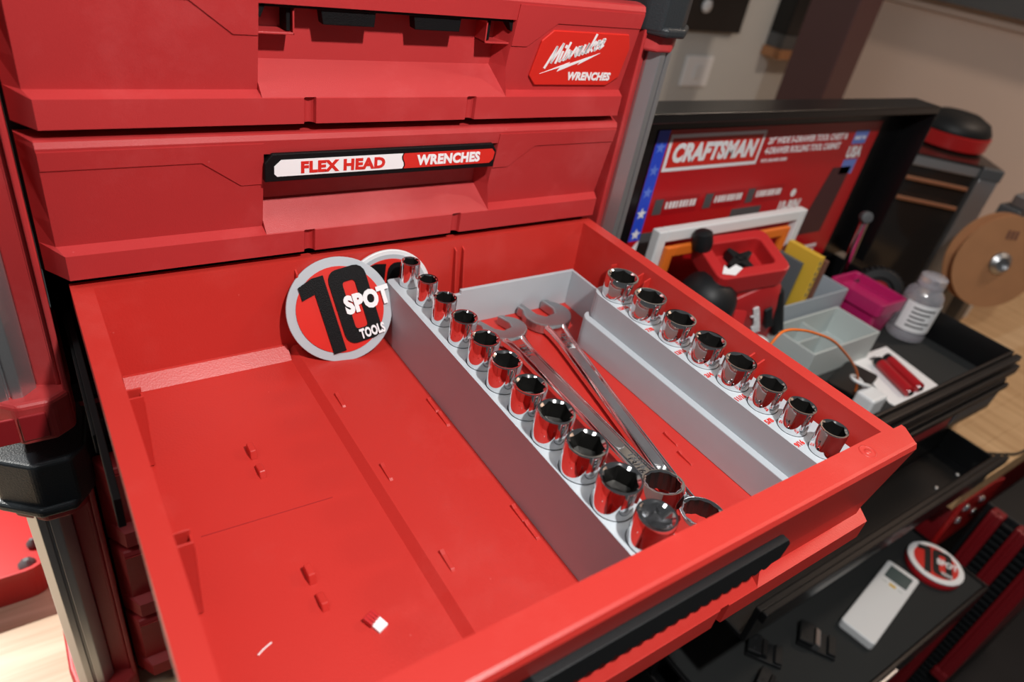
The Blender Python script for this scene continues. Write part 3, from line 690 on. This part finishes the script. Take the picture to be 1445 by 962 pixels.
bm = BM(); box(bm, 1.305, 1.95, -.445, -.322, -1.27, -.50); ob('carcass', bm, 'black', rc_, .003)
for y, z0 in ((-.437, -.87), (-.392, -1.0), (-.347, -1.0)):
    bm = BM(); box(bm, 1.285, 1.310, y - .012, y + .012, z0, -.50); box(bm, 1.281, 1.310, y - .014, y + .014, z0 - .01, z0 + .012); box(bm, 1.282, 1.30, y - .004, y + .004, z0, -.50); ob('post', bm, 'reddark3', rc_, .003)
for q in range(34):
    for y in (-.4145, -.3695):
        bm = BM(); box(bm, 1.296, 1.306, y - .010, y + .010, -1.0 + q * .0145, -1.0 + q * .0145 + .008); ob('rib', bm, 'black', rc_, .001)
bm = BM(); box(bm, 1.285, 1.95, -.452, -.445, -.86, -.50); ob('front_panel', bm, 'reddark3', rc_, .003)

# ================================================================== BLACK TOOL CHEST
CX0, CX1, CY0, CY1 = .558, 1.205, -.243, .092
ch = thing('tool_chest', 'black steel tool chest with its lid up and a red brand sticker inside', 'tool chest', (.88, -.07, -.420))
bm = BM()
T = .004
box(bm, CX0, CX1, CY0 + .012, CY1, -.420, -.2465)                       # body under the till
box(bm, CX0, CX0 + T, CY0, CY1, -.2465, -.194); box(bm, CX1 - T, CX1, CY0, CY1, -.2465, -.194)
box(bm, CX0, CX1, CY0, CY0 + T, -.262, -.194); box(bm, CX0, CX1, CY1 - T, CY1, -.2465, -.194)
box(bm, CX0, CX1 + .012, CY0 - .010, CY0, -.210, -.200); box(bm, CX0, CX1 + .016, CY0 - .014, CY0 - .004, -.232, -.216)
ob('body', bm, 'steelblack', ch, .0015)
bm = BM(); box(bm, CX0 + T, CX1 - T, CY0 + T, CY1 - T, -.2464, -.2452); ob('till_liner', bm, 'foam', ch)
bm = BM(); box(bm, CX0 + .01, CX1 + .004, CY0 - .012, CY0 + .012, -.300, -.240); f1 = ob('drawer', bm, 'steelblack', ch, .002)
bm = BM(); box(bm, CX0 + .01, CX1 + .006, CY0 - .018, CY0 - .012, -.256, -.246); ob('handle_lip', bm, 'steelblack', f1, .002)
bm = BM(); prism(bm, [(1.06, -.285), (1.20, -.285), (1.205, -.262), (1.065, -.262)], 'y', CY0 - .0135, CY0 - .0122); ob('badge_plate', bm, 'dkgrey', f1, .0003)
bm = BM(); box(bm, .92, 1.05, CY0 - .0135, CY0 - .0122, -.285, -.262); ob('red_strip', bm, 'reddark', f1, .0003)
lk = V(.852, CY0 - .013, -.272)
bm = BM(); lathe(bm, [(.013, 0), (.013, .004), (.010, .006), (.004, .006)], frame(lk, (0, -1, 0), (0, 0, 1)), 24); ob('lock', bm, 'chrome', f1)
bm = BM(); box(bm, CX0 + .02, CX1 - .012, -.308, CY0 + .012, -.412, -.405); box(bm, CX0 + .02, CX1 - .008, -.314, -.306, -.412, -.352); box(bm, CX0 + .02, CX1, -.322, -.314, -.366, -.350)
box(bm, CX1 - .016, CX1 - .012, -.308, CY0 + .012, -.412, -.358)
f2_ = ob('drawer', bm, 'steelblack', ch, .0015)
for x in (1.12, 1.19):
    bm = BM(); lathe(bm, [(.004, 0), (.004, .001), (.002, .002)], Matrix.Translation((x - .03, -.285, -.4049)), 14); ob('rivet', bm, 'satin', f2_)
# lid, standing open: shallow tray with its mouth to the front
LZ0, LZ1 = -.193, .0920
LX0_, LX1_ = CX0 - .004, 1.232
bm = BM(); LY0, LY1 = .0450, .0920
box(bm, LX0_, LX1_, LY1 - T, LY1, LZ0, LZ1); box(bm, LX0_, LX1_, LY0, LY1, LZ1 - T, LZ1)
box(bm, LX0_, LX0_ + T, LY0, LY1, LZ0, LZ1); box(bm, LX1_ - T, LX1_, LY0, LY1, LZ0, LZ1); box(bm, LX0_, LX1_, LY0, LY0 + .004, LZ1 - .012, LZ1)
lid = ob('lid', bm, 'steelblack', ch, .0025, 3)
SM = frame((.640, LY1 - T - .0008, -.185), (0, -1, 0), (0, 0, 1))      # sticker space: x right, y up
SWD, SHT = .515, .242
def on(zoff=0): return SM @ Matrix.Translation((0, 0, zoff))
# sticker as its own flat thing stuck inside the lid
st = thing('sticker', 'large red printed sticker with white lettering inside the black chest lid', 'sticker', (.9, LY1 - T, -.06))
bm = BM(); prism(bm, [(0, 0), (SWD, 0), (SWD, SHT), (0, SHT)], 'z', 0, .0005, 0, SM); ob('sheet', bm, 'redsheet', st)
def flat(name, poly, m, z=.0005, th=.0003): 
    b_ = BM(); prism(b_, poly, 'z', 0, th, 0, on(z)); return ob(name, b_, m, st)
R4 = lambda x0, x1, y0, y1: [(x0, y0), (x1, y0), (x1, y1), (x0, y1)]
flat('blue_stripe', R4(0, .020, .090, SHT), 'blue')
for q in range(5):
    a = .100 + q * .030; c0 = [((.0085 if j % 2 == 0 else .0036) * math.sin(j * PI / 5) + .010, (.0085 if j % 2 == 0 else .0036) * math.cos(j * PI / 5) + a) for j in range(10)]
    flat('star', c0[::-1], 'starblue' if q > 1 else 'whitep', .0008)
for q, mm in enumerate(('whitep', 'redsheet', 'whitep')):
    flat('flag_stripe', [(.002, .070 - q * .034), (.020, .090 - q * .034), (.028, .060 - q * .034), (.018, .038 - q * .034)], mm if mm != 'redsheet' else 'redlabel')
LX0, LX1, LY_0, LY_1 = .024, .216, .187, .236
flat('logo_border', R4(LX0, LX1, LY_0, LY_1), 'whitep'); flat('logo_field', R4(LX0 + .005, LX1 - .005, LY_0 + .005, LY_1 - .005), 'redlabel', .0008)
bm = BM(); text_bm(bm, 'CRAFTSMAN', on(.0011) @ Matrix.Translation((LX0 + .012, LY_0 + .0115, 0)), LX1 - LX0 - .024, .026, .055, .0003, .12); ob('lettering', bm, 'whitep', st)
bm = BM(); text_bm(bm, '20" WIDE 5-DRAWER TOOL CHEST &', on(.0005) @ Matrix.Translation((.228, .2150, 0)), .200, .0105, .03, .0003); text_bm(bm, '4-DRAWER ROLLING TOOL CABINET', on(.0005) @ Matrix.Translation((.228, .2000, 0)), .190, .0105, .03, .0003)
text_bm(bm, 'WITH DRAWER LINERS', on(.0005) @ Matrix.Translation((.226, .1880, 0)), .062, .005, .02, .0003); ob('lettering', bm, 'whitep', st)
for q, xx in enumerate((.028, .128, .222)):
    flat('feature_box', R4(xx, xx + .088, .124, .150), 'redlabel2'); flat('feature_icon', R4(xx + .002, xx + .018, .126, .148), 'dkgrey', .0008)
    bm = BM()
    for j in range(9): prism(bm, R4(xx + .024 + j * .0068, xx + .024 + j * .0068 + (.0048 if j % 3 else .0036), .133, .143), 'z', 0, .0003, 0, on(.0008))
    ob('small_print', bm, 'whitep', st)
flat('picture', [(.395, .05), (.470, .05), (.478, .168), (.425, .168)], 'picdark'); flat('picture', R4(.02, .075, 0, .10), 'dkgrey'); flat('picture', R4(.20, .27, .100, .118), 'dkgrey')
bm = BM(); text_bm(bm, '10-BIN', on(.0005) @ Matrix.Translation((.316, .1000, 0)), .055, .020, .05, .0003); ob('lettering', bm, 'whitep', st)
flat('drop_icon', [(x + .342, y + .132) for x, y in circ(.0065, 16)], 'whitep')
flat('usa_badge', R4(.448, .486, .206, .228), 'bluepale'); flat('usa_badge', R4(.448, .486, .155, .180), 'bluepale')
bm = BM(); text_bm(bm, 'USA', on(.0005) @ Matrix.Translation((.447, .1825, 0)), .042, .020, .05, .0003); text_bm(bm, 'BUILT IN', on(.0008) @ Matrix.Translation((.452, .213, 0)), .030, .006, .03, .0003); ob('lettering', bm, 'whitep', st)
bm = BM()
for j in range(10): prism(bm, R4(.410 + j * .007, .410 + j * .007 + .0055, .020, .026), 'z', 0, .0003, 0, on(.0005)); prism(bm, R4(.412 + j * .0065, .412 + j * .0065 + .005, .010, .016), 'z', 0, .0003, 0, on(.0005))
ob('small_print', bm, 'whitep', st)

# ================================================================== THINGS IN THE CHEST TILL
TF = -.2451
def frame_thing(name, label, m, x0, x1, z1, bar, y0, y1, grp):
    t = thing(name, label, 'frame', ((x0 + x1) / 2, (y0 + y1) / 2, TF), grp)
    for nm, a in (('upright', (x0, x0 + bar, y0, y1, TF, z1)), ('upright', (x1 - bar, x1, y0, y1, TF, z1)), ('top_bar', (x0 + bar, x1 - bar, y0, y1, z1 - bar, z1)), ('bottom_bar', (x0 + bar, x1 - bar, y0, y1, TF, TF + bar))):
        bm = BM(); box(bm, *a); ob(nm, bm, m, t, .0015)
    return t
frame_thing('square_frame', 'white plastic square frame leaning in front of the red sticker', 'white', .640, .958, -.0575, .016, .038, .052, 'printed frames in the till')
frame_thing('square_frame', 'orange plastic square frame in front of the white one', 'orange',   .654, .918, -.078, .014, .0300, .0375, 'printed frames in the till')

# red cordless tool standing head down
tool = thing('power_tool', 'red cordless tool with black rubber head standing in the chest till', 'power tool', (.80, .005, TF))
ax0 = V(.756, -.010, -.090); ax1 = V(.832, -.012, -.222); zd = (ax0 - ax1).normalized()
tm = frame((ax0 + ax1) / 2, zd, (0.35, 1, 0)); L2 = (ax0 - ax1).length / 2
bm = BM()
secs = [(-L2 - .012, .030, .024), (-L2 * .6, .038, .031), (-L2 * .1, .045, .036), (L2 * .35, .047, .038), (L2 * .6, .040, .034)]
loft(bm, [[tm @ V(x * hx / .05, y * hy / .05, z) for x, y in rrect(-.05, .05, -.05, .05, .022, 5)] for z, hx, hy in secs]); ob('body', bm, 'redbright', tool, .002, 2, smooth=35)
hm = frame(ax0, (-.22, -.20, .95), (.30, 1, 0))
def shell(bm, mx, hx, hy, z0, z1, t, r=.012):
    o = rrect(-hx, hx, -hy, hy, r, 4); i = rrect(-hx + t, hx - t, -hy + t, hy - t, r * .6, 4); f = rrect(-hx * .8, hx * .8, -hy * .8, hy * .8, r, 4)
    loft(bm, [[mx @ V(x, y, z) for x, y in P] for P, z in ((f, z0), (o, z0 + .018), (o, z1), (i, z1), (i, z0 + .02))])
bm = BM(); shell(bm, hm, .054, .040, -.032, .014, .016); hs = ob('battery_mount', bm, 'redbright', tool, .002)
bm = BM()
for a in range(4):
    q = hm @ Matrix.Rotation(a * PI / 2 + .4, 4, 'Z'); prism(bm, [(0, -.008), (.022, -.003), (.022, .003), (0, .008)], 'z', -.011, .006, 0, q)
ob('terminal', bm, 'black', hs, .001)
bm = BM(); prism(bm, [(-.046, -.030), (-.030, -.036), (-.014, -.026), (-.020, -.018), (-.034, -.024), (-.036, -.016)], 'z', .0141, .0146, 0, hm); ob('marking', bm, 'whitep', hs)
bm = BM(); dmx = frame((.704, -.020, -.135), (-.62, -.62, .42), (0, 0, 1)); lathe(bm, [(.036, -.045), (.039, -.020), (.038, 0), (.031, .016), (.018, .027), (.005, .031)], dmx, 36); ob('rubber_head', bm, 'tire', tool, smooth=50)
bm = BM(); prism(bm, rrect(-.010, .010, -.018, .018, .003, 3), 'z', 0, .002, 0, frame((.722, -.062, -.150), (-.25, -.93, .28), (.15, 0, 1))); ob('badge', bm, 'redbright', tool, .0005)
bm = BM(); box(bm, .030, .050, -.034, .034, -L2, L2 * .3, 0, tm); ob('grip', bm, 'tire', tool, .008, 3)
bm = BM(); lathe(bm, [(.004, -.014), (.012, -.010), (.015, 0), (.012, .010), (.004, .014)], Matrix.Translation((.815, -.052, -.214)), 20); ob('lamp_lens', bm, 'white', tool, smooth=60)
lmx = Matrix(((0, -1, 0, 0), (0, 0, -1, 0), (1, 0, 0, 0), (0, 0, 0, 1))); bm = BM(); text_bm(bm, 'Milwaukee', tm @ Matrix.Translation((.006, -.0380, -.034)) @ lmx, .052, .013, .03, .0022, .2); ob('lettering', bm, 'whitep', tool)
bm = BM(); box(bm, .014, .026, -.0405, -.030, -.036, .004, 0, tm); ob('vent', bm, 'tire', tool, .002)
bm = BM(); lathe(bm, [(.012, 0), (.014, .010), (.012, .024), (.007, .027)], frame((.712, .022, -.082), (-.2, .1, .97), (0, 1, 0)), 28); ob('cap', bm, 'black', tool, smooth=40)

# blue-grey bin with sandpaper sheets
bn = thing('organiser_bin', 'open blue-grey plastic bin holding sandpaper sheets', 'bin', (.955, .015, TF))
def open_box(name, x0, x1, y0, y1, z0, z1, t, m, parent, bev=.001):
    bm = BM(); L = [[(x, y, z) for x, y in P] for P, z in (([(x0, y0), (x1, y0), (x1, y1), (x0, y1)], z0), ([(x0, y0), (x1, y0), (x1, y1), (x0, y1)], z1), ([(x0 + t, y0 + t), (x1 - t, y0 + t), (x1 - t, y1 - t), (x0 + t, y1 - t)], z1), ([(x0 + t, y0 + t), (x1 - t, y0 + t), (x1 - t, y1 - t), (x0 + t, y1 - t)], z0 + t))]
    loft(bm, L); return ob(name, bm, m, parent, bev)
open_box('shell', .868, 1.046, -.034, .034, TF, -.172, .0025, 'bluegrey', bn)
for x, z1, m, y0, y1, th, lab in ((.915, -.117, 'slate', -.012, .030, .006, 'slate grey sandpaper sheet standing in the blue-grey bin'), (.932, -.101, 'yellow', -.029, .030, .011, 'yellow sandpaper packet standing in the blue-grey bin'), (.950, -.110, 'brown', -.030, .030, .006, 'brown sandpaper sheet behind the yellow packet')):
    t = tag(ob('sandpaper', (lambda b: (prism(b, [(y0, TF + .004), (y1, TF + .004), (y1, z1), (y0, z1)], 'x', x - th / 2, x + th / 2), b)[1])(BM()), m, bevel=.0006), lab, 'sandpaper', 'sandpaper in the bin')
    if m == 'yellow':
        bm = BM()
        for q in range(7): box(bm, x - .004 + .003 * (q % 2), x - .0005 + .003 * (q % 2), y0 - .0004, y0, z1 - .012 - q * .009, z1 - .007 - q * .009)
        ob('printing', bm, 'slate', t)
pb = thing('organiser_bin', 'low pale grey-green open box in front of the blue-grey bin', 'bin', (.925, -.078, TF))
open_box('shell', .850, 1.022, -.118, -.040, TF, -.196, .003, 'palegreen', pb)
bm = BM(); box(bm, .930, .9325, -.115, -.043, TF + .004, -.206); box(bm, .853, .930, -.080, -.0775, TF + .004, -.206); ob('partition', bm, 'palegreen', pb)
kb = thing('card_box', 'magenta plastic box with a stepped rim beside the pale bin', 'box', (1.085, -.045, TF))
bm = BM(); P = lambda g: rrect(1.052 - g, 1.128 + g, -.092 - g, .004 + g, .006, 3)
loft(bm, [[(x, y, z) for x, y in Q] for Q, z in ((P(-.010), TF), (P(-.004), -.196), (P(0), -.194), (P(.001), -.172), (P(-.004), -.172), (P(-.006), -.186))]); ob('shell', bm, 'pink', kb, .001)
# ribbed wheel
wmx = frame((1.152, -.030, -.197), (-.72, -.62, .30), (0, 0, 1))
wh = thing('caster_wheel', 'black ribbed rubber wheel standing beside the magenta box', 'wheel', (1.15, -.03, TF))
bm = BM(); lathe(bm, [(.026, -.014), (.038, -.013), (.041, -.009), (.041, .009), (.038, .013), (.026, .014), (.024, .008), (.008, .008)], wmx, 48); ob('tyre', bm, 'tire', wh, smooth=40)
bm = BM()
for q in range(30):
    box(bm, .0405, .0430, -.0016, .0016, -.011, .011, 0, wmx @ Matrix.Rotation(2 * PI * q / 30, 4, 'Z'))
ob('tread', bm, 'tire', wh)
bm = BM(); lathe(bm, [(.020, .008), (.018, .0125), (.009, .0135), (.008, .010)], wmx, 30); ob('hub', bm, 'reddark', wh)
# ratchet
rt = thing('ratchet', 'chrome ratchet handle standing upright against the chest lid', 'ratchet', (1.135, .030, TF))
a = V(1.090, .012, -.080); b = V(1.150, .032, TF)
bm = BM(); tube(bm, [a, a.lerp(b, .15), a.lerp(b, .5), b], .0065, 14); ob('handle', bm, 'chrome', rt, smooth=50)
bm = BM(); lathe(bm, [(.004, -.007), (.009, -.006), (.010, 0), (.009, .006), (.004, .007)], frame(a + V(-.002, 0, .008), (-.55, -.75, .3), (0, 0, 1)), 20); ob('head', bm, 'dkgrey', rt, smooth=50)
# clear bottle
bo = thing('bottle', 'clear plastic bottle with a white label standing in the chest till', 'bottle', (1.163, -.100, TF))
bT = Matrix.Translation((1.163, -.100, TF))
bm = BM(); lathe(bm, [(.026, 0), (.030, .003), (.031, .010), (.030, .020), (.030, .074), (.028, .084), (.019, .094), (.017, .096)], bT, 40); ob('body', bm, 'clear', bo, smooth=40)
bm = BM(); lathe(bm, [(.019, .0945), (.0205, .096), (.0205, .112), (.018, .114)], bT, 32); ob('cap', bm, 'clear', bo, smooth=40)
bm = BM(); pts = [(PI * 1.02 + .90 * PI * i / 20 - .35) for i in range(21)]
loft(bm, [[bT @ V(.0304 * math.cos(t), .0304 * math.sin(t), .022), bT @ V(.0304 * math.cos(t), .0304 * math.sin(t), .072), bT @ V(.0308 * math.cos(t), .0308 * math.sin(t), .072), bT @ V(.0308 * math.cos(t), .0308 * math.sin(t), .022)] for t in pts]); lb = ob('label_wrap', bm, 'whitep', bo)
bm = BM()
for q in range(5):
    t0, t1 = 1.05 * PI, (1.42 - .06 * (q % 3)) * PI; z = .062 - q * .008
    tt = [t0 + (t1 - t0) * i / 10 for i in range(11)]
    loft(bm, [[bT @ V(.0309 * math.cos(t), .0309 * math.sin(t), z), bT @ V(.0309 * math.cos(t), .0309 * math.sin(t), z + .0032), bT @ V(.0311 * math.cos(t), .0311 * math.sin(t), z + .0032), bT @ V(.0311 * math.cos(t), .0311 * math.sin(t), z)] for t in tt])
ob('printing', bm, 'dkgrey', bo)
# blister card with two dark red pens
pk = thing('blister_card', 'white packaging card holding two dark red tubes on the till floor', 'packaging', (1.02, -.165, TF))
bm = BM(); prism(bm, [(1.000, -.110), (1.090, -.112), (1.068, -.216), (.945, -.219), (.942, -.205), (.985, -.118)], 'z', TF, TF + .0012); ob('card', bm, 'whitep', pk)
bm = BM(); prism(bm, rrect(1.020, 1.040, -.128, -.122, .003, 3), 'z', TF + .0012, TF + .0014); ob('hang_slot', bm, 'dkgrey', pk)
for q in (0, 1):
    a = V(1.015 + .026 * q, -.137 + .0 * q, TF + .0095); b = V(.985 + .028 * q, -.208, TF + .0095)
    bm = BM(); tube(bm, [a, a.lerp(b, .12)], .0075, 16); ob('cap', bm, 'black', pk)
    bm = BM(); tube(bm, [a.lerp(b, .12), b], .0082, 16); ob('tube', bm, 'reddark2', pk, smooth=50)
    bm = BM(); tube(bm, [b, b.lerp(a, -.05)], .004, 12); ob('tip', bm, 'chrome', pk)
ph = thing('phone', 'black phone lying flat in the till behind the pale box', 'phone', (.945, -.150, TF))
bm = BM(); pm_ = Matrix.Translation((.930, -.150, TF)) @ Matrix.Rotation(.25, 4, 'Z'); prism(bm, rrect(-.045, .045, -.024, .024, .006, 4), 'z', 0, .008, 0, pm_); ob('case', bm, 'steelblack', ph, .001)
pg = thing('charger', 'white plug-in charger with a coiled white cord in the till', 'charger', (.890, -.195, TF))
bm = BM(); box(bm, .868, .905, -.212, -.184, TF, TF + .030); ob('plug', bm, 'white', pg, .004, 3)
bm = BM(); tube(bm, [(.886 + .020 * math.cos(t), -.176 + .012 * math.sin(t) , TF + .020 + .022 * math.sin(t * .5)) for t in [2 * PI * i / 24 for i in range(25)]], .0024, 10); ob('cord', bm, 'white', pg, smooth=60)
wr = [(.61, -.17, -.110), (.625, -.17, -.080), (.640, -.17, -.074), (.672, -.17, -.081), (.7054, -.17, -.0927), (.755, -.17, -.114), (.8007, -.17, -.1417), (.850, -.17, -.176), (.8832, -.17, -.2045), (.902, -.17, -.2327), (.900, -.172, -.2445)]
def smoothpts(P, k=4):
    P = [Vector(p) for p in P]; out = []
    for i in range(len(P) - 1):
        a, b, c, d = P[max(i - 1, 0)], P[i], P[i + 1], P[min(i + 2, len(P) - 1)]
        for j in range(k):
            t = j / k; out.append(.5 * ((2 * b) + (c - a) * t + (2 * a - 5 * b + 4 * c - d) * t * t + (3 * b - a - 3 * c + d) * t ** 3))
    return out + [P[-1]]
bm = BM(); tube(bm, smoothpts([(.600, -.17, -.235), (.598, -.17, -.18), (.602, -.17, -.135)] + wr), .0016, 8); tag(ob('wire', bm, 'orange', smooth=60), 'thin orange wire arching over the till beside the white charger', 'wire')

# ================================================================== PRINTER, SPOOLS AND CLUTTER ON THE WORKTOP
WZ = -.4200
K = V(1.676, .086, 0); A_ = V(-.74, .67, 0).normalized(); B_ = V(.67, .74, 0).normalized()
def pbox(bm, a0, a1, b0, b1, z0, z1):
    m = Matrix((A_, B_, V(0, 0, 1))).transposed().to_4x4(); m.translation = K; box(bm, a0, a1, b0, b1, z0, z1, 0, m)
pr = thing('printer', 'aluminium framed 3D printer enclosure with dark panels on the worktop', '3d printer', K + .2 * A_ + .2 * B_ + V(0, 0, WZ))
S_ = .21; ptop = -.055
for a, b in ((0, 0), (S_, 0), (0, S_), (S_, S_)):
    bm = BM(); pbox(bm, a - .02, a + .02, b - .02, b + .02, WZ, ptop - .024); ob('post', bm, 'alu', pr, .002)
    bm = BM(); pbox(bm, a - .022, a + .022, b - .022, b + .022, ptop - .024, ptop + .002); ob('corner_bracket', bm, 'dkgrey', pr, .003)
for (a0, a1, b0, b1) in ((.022, S_ - .022, -.012, .012), (.022, S_ - .022, S_ - .012, S_ + .012), (-.012, .012, .022, S_ - .022), (S_ - .012, S_ + .012, .022, S_ - .022)):
    bm = BM(); pbox(bm, a0, a1, b0, b1, ptop - .024, ptop); ob('top_rail', bm, 'alu', pr, .002)
    bm = BM(); pbox(bm, a0, a1, b0, b1, WZ, WZ + .024); ob('bottom_rail', bm, 'alu', pr, .002)
    bm = BM(); pbox(bm, a0 + (.0 if a1 - a0 > .1 else .009), a1 - (.0 if a1 - a0 > .1 else .009), b0 + (.0 if b1 - b0 > .1 else .009), b1 - (.0 if b1 - b0 > .1 else .009), WZ + .024, ptop - .024); ob('panel', bm, 'glassdark', pr)
for z in (-.105, -.150):
    bm = BM(); pbox(bm, .03, S_ - .03, -.019, -.013, z - .004, z + .004); ob('rod', bm, 'copper', pr, .002)
def spool(name, label, c, n, r, wdt, m, fil, hub, fr=.74):
    t = thing(name, label, 'spool', c); mx = frame(c, n, (0, 0, 1) if abs(Vector(n).normalized().z) < .9 else (0, 1, 0))
    for z in (wdt / 2, -wdt / 2):
        bm = BM(); loft(bm, [[mx @ V(q * math.cos(u), q * math.sin(u), zz) for u in [2 * PI * i / 56 for i in range(56)]] for q, zz in ((r * .24, z - .0016), (r, z - .0016), (r, z + .0016), (r * .24, z + .0016), (r * .24, z - .0016))], cap=False); ob('flange', bm, m, t, smooth=40)
    bm = BM(); lathe(bm, [(r * fr * .97, -wdt / 2 + .002), (r * fr, 0), (r * fr * .97, wdt / 2 - .002)], mx, 40); ob('filament', bm, fil, t, smooth=50)
    bm = BM(); lathe(bm, [(r * .235, -wdt / 2 - .004), (r * .235, wdt / 2 + .006), (r * .15, wdt / 2 + .012), (r * .14, wdt / 2 + .006)], mx, 32); ob('hub', bm, hub, t, smooth=40)
    return t, mx
sp, smx = spool('filament_spool', 'brown cardboard filament spool with red filament and a silver hub', V(1.600, -.036, -.202), (-.52, -.83, .16), .097, .030, 'card', 'redbright', 'satin')
bm = BM()
for q in range(3): box(bm, -.012 + q * .009, -.006 + q * .009, .050, .068, .0167, .0173, 0, smx)
ob('printing', bm, 'brown', sp)
bm = BM(); prism(bm, [(.045, .030), (.075, .045), (.070, .060), (.040, .042)], 'z', .0167, .0175, 0, smx); ob('red_mark', bm, 'redbright', sp)
ss = thing('spool_stand', 'grey upright stand holding the cardboard spool', 'stand', (1.62, 0, WZ))
bm = BM(); prism(bm, [(1.560, WZ), (1.655, WZ), (1.632, -.21), (1.595, -.21)], 'y', .008, .026); prism(bm, [(1.545, WZ), (1.67, WZ), (1.67, WZ + .012), (1.545, WZ + .012)], 'y', -.05, .05); ob('bracket', bm, 'dkgrey', ss, .002)
tc_ = K + .050 * A_ + .125 * B_ + V(0, 0, ptop + .0025)
tb = thing('tub', 'red tub with a black domed lid standing on top of the printer', 'tub', tc_)
bm = BM(); pbox(bm, -.02, S_ + .02, -.012, S_ + .012, ptop - .004, ptop + .0022); ob('top_panel', bm, 'glassdark', pr)
bm = BM(); lathe(bm, [(.066, 0), (.078, .006), (.080, .034), (.074, .036)], Matrix.Translation(tc_), 40); ob('body', bm, 'redmid', tb, smooth=40)
bm = BM(); lathe(bm, [(.076, .036), (.077, .042), (.066, .060), (.040, .072), (.010, .076)], Matrix.Translation(tc_), 40); ob('lid', bm, 'black', tb, smooth=50)
eb = thing('extruder', 'grey extruder block with a brass fitting beside the printer post', 'extruder', (1.77, .03, WZ))
bm = BM(); box(bm, 1.742, 1.790, .010, .055, WZ, -.128); ob('block', bm, 'dkgrey', eb, .003)
bm = BM(); box(bm, 1.750, 1.800, .000, .040, -.1278, -.100); ob('motor', bm, 'satin', eb, .003)
bm = BM(); lathe(bm, [(.016, 0), (.019, .010), (.014, .022), (.006, .026)], frame((1.716, .012, -.165), (-.5, -.8, .2), (0, 0, 1)), 20); ob('fitting', bm, 'copper', eb, smooth=40)
bm = BM(); lathe(bm, [(.020, 0), (.020, .016), (.016, .018)], frame((1.815, .03, -.115), (-.3, -.5, .8), (0, 0, 1)), 20); box(bm, 1.79, 1.83, .015, .05, WZ, -.118); ob('fan_cap', bm, 'white', eb, smooth=40)
cb = smoothpts([(1.256, -.258, WZ + .002), (1.290, -.272, WZ + .002), (1.330, -.292, WZ + .002), (1.370, -.306, WZ + .002), (1.45, -.300, WZ + .002), (1.60, -.24, WZ + .002)])
bm = BM(); tube(bm, cb, .0024, 8); tag(ob('power_cable', bm, 'black', smooth=60), 'thin black cable running across the butcher block worktop', 'cable')
for x, y, h, r, lab in ((1.385, .02, .035, .020, 'small dark pot behind the clear bottle on the worktop'), (1.47, -.10, .03, .03, 'squat black knob in front of the spool on the worktop')):
    t = thing('knob', lab, 'knob', (x, y, WZ)); bm = BM(); lathe(bm, [(r, 0), (r * 1.05, h * .5), (r * .8, h), (r * .2, h * 1.05)], Matrix.Translation((x, y, WZ)), 20); ob('body', bm, 'black', t, smooth=40)

# ================================================================== COLUMN AND WALL THINGS
bm = BM(); W_ = (1.8085, 1.912, .600, .742)
box(bm, *W_, -1.27, 1.4); clm = tag(ob('column', bm, 'column', bevel=.004), 'dark brown square steel column in front of the wall corner', 'column')
op = thing('wall_plate', 'white square cover plate on the grey wall', 'wall plate', (1.86, 1.10, -.14))
bm = BM(); box(bm, 1.800, 1.925, 1.090, 1.0995, -.185, -.090); ob('plate', bm, 'whitep', op, .003)
bm = BM(); box(bm, 1.845, 1.880, 1.086, 1.090, -.160, -.115); ob('switch', bm, 'white', op, .002)
pn = thing('wall_panel', 'black panel with a bright round light hanging on the grey wall', 'panel', (1.86, 1.09, .05))
bm = BM(); box(bm, 1.700, 1.985, 1.070, 1.0985, -.012, .30); ob('board', bm, 'steelblack', pn, .003)
bm = BM(); lathe(bm, [(.020, 0), (.018, .008), (.006, .010)], frame((1.79, 1.070, .060), (0, -1, 0), (0, 0, 1)), 20); ob('light', bm, 'whitep', pn)
sh = thing('wall_shelf', 'wooden wall shelf with a dark box on the far wall', 'shelf', (2.25, 1.05, -.05))
bm = BM(); box(bm, 2.16, 2.42, 1.02, 1.0985, -.075, -.045); ob('board', bm, 'card', sh, .002)
sb = thing('storage_box', 'dark box standing on the wall shelf', 'box', (2.28, 1.05, -.045))
bm = BM(); box(bm, 2.17, 2.40, 1.03, 1.0985, -.0449, .000); ob('lower_half', bm, 'dkgrey', sb, .002)
bm = BM(); box(bm, 2.17, 2.40, 1.03, 1.0985, .001, .14); ob('upper_half', bm, 'steelblack', sb, .002)
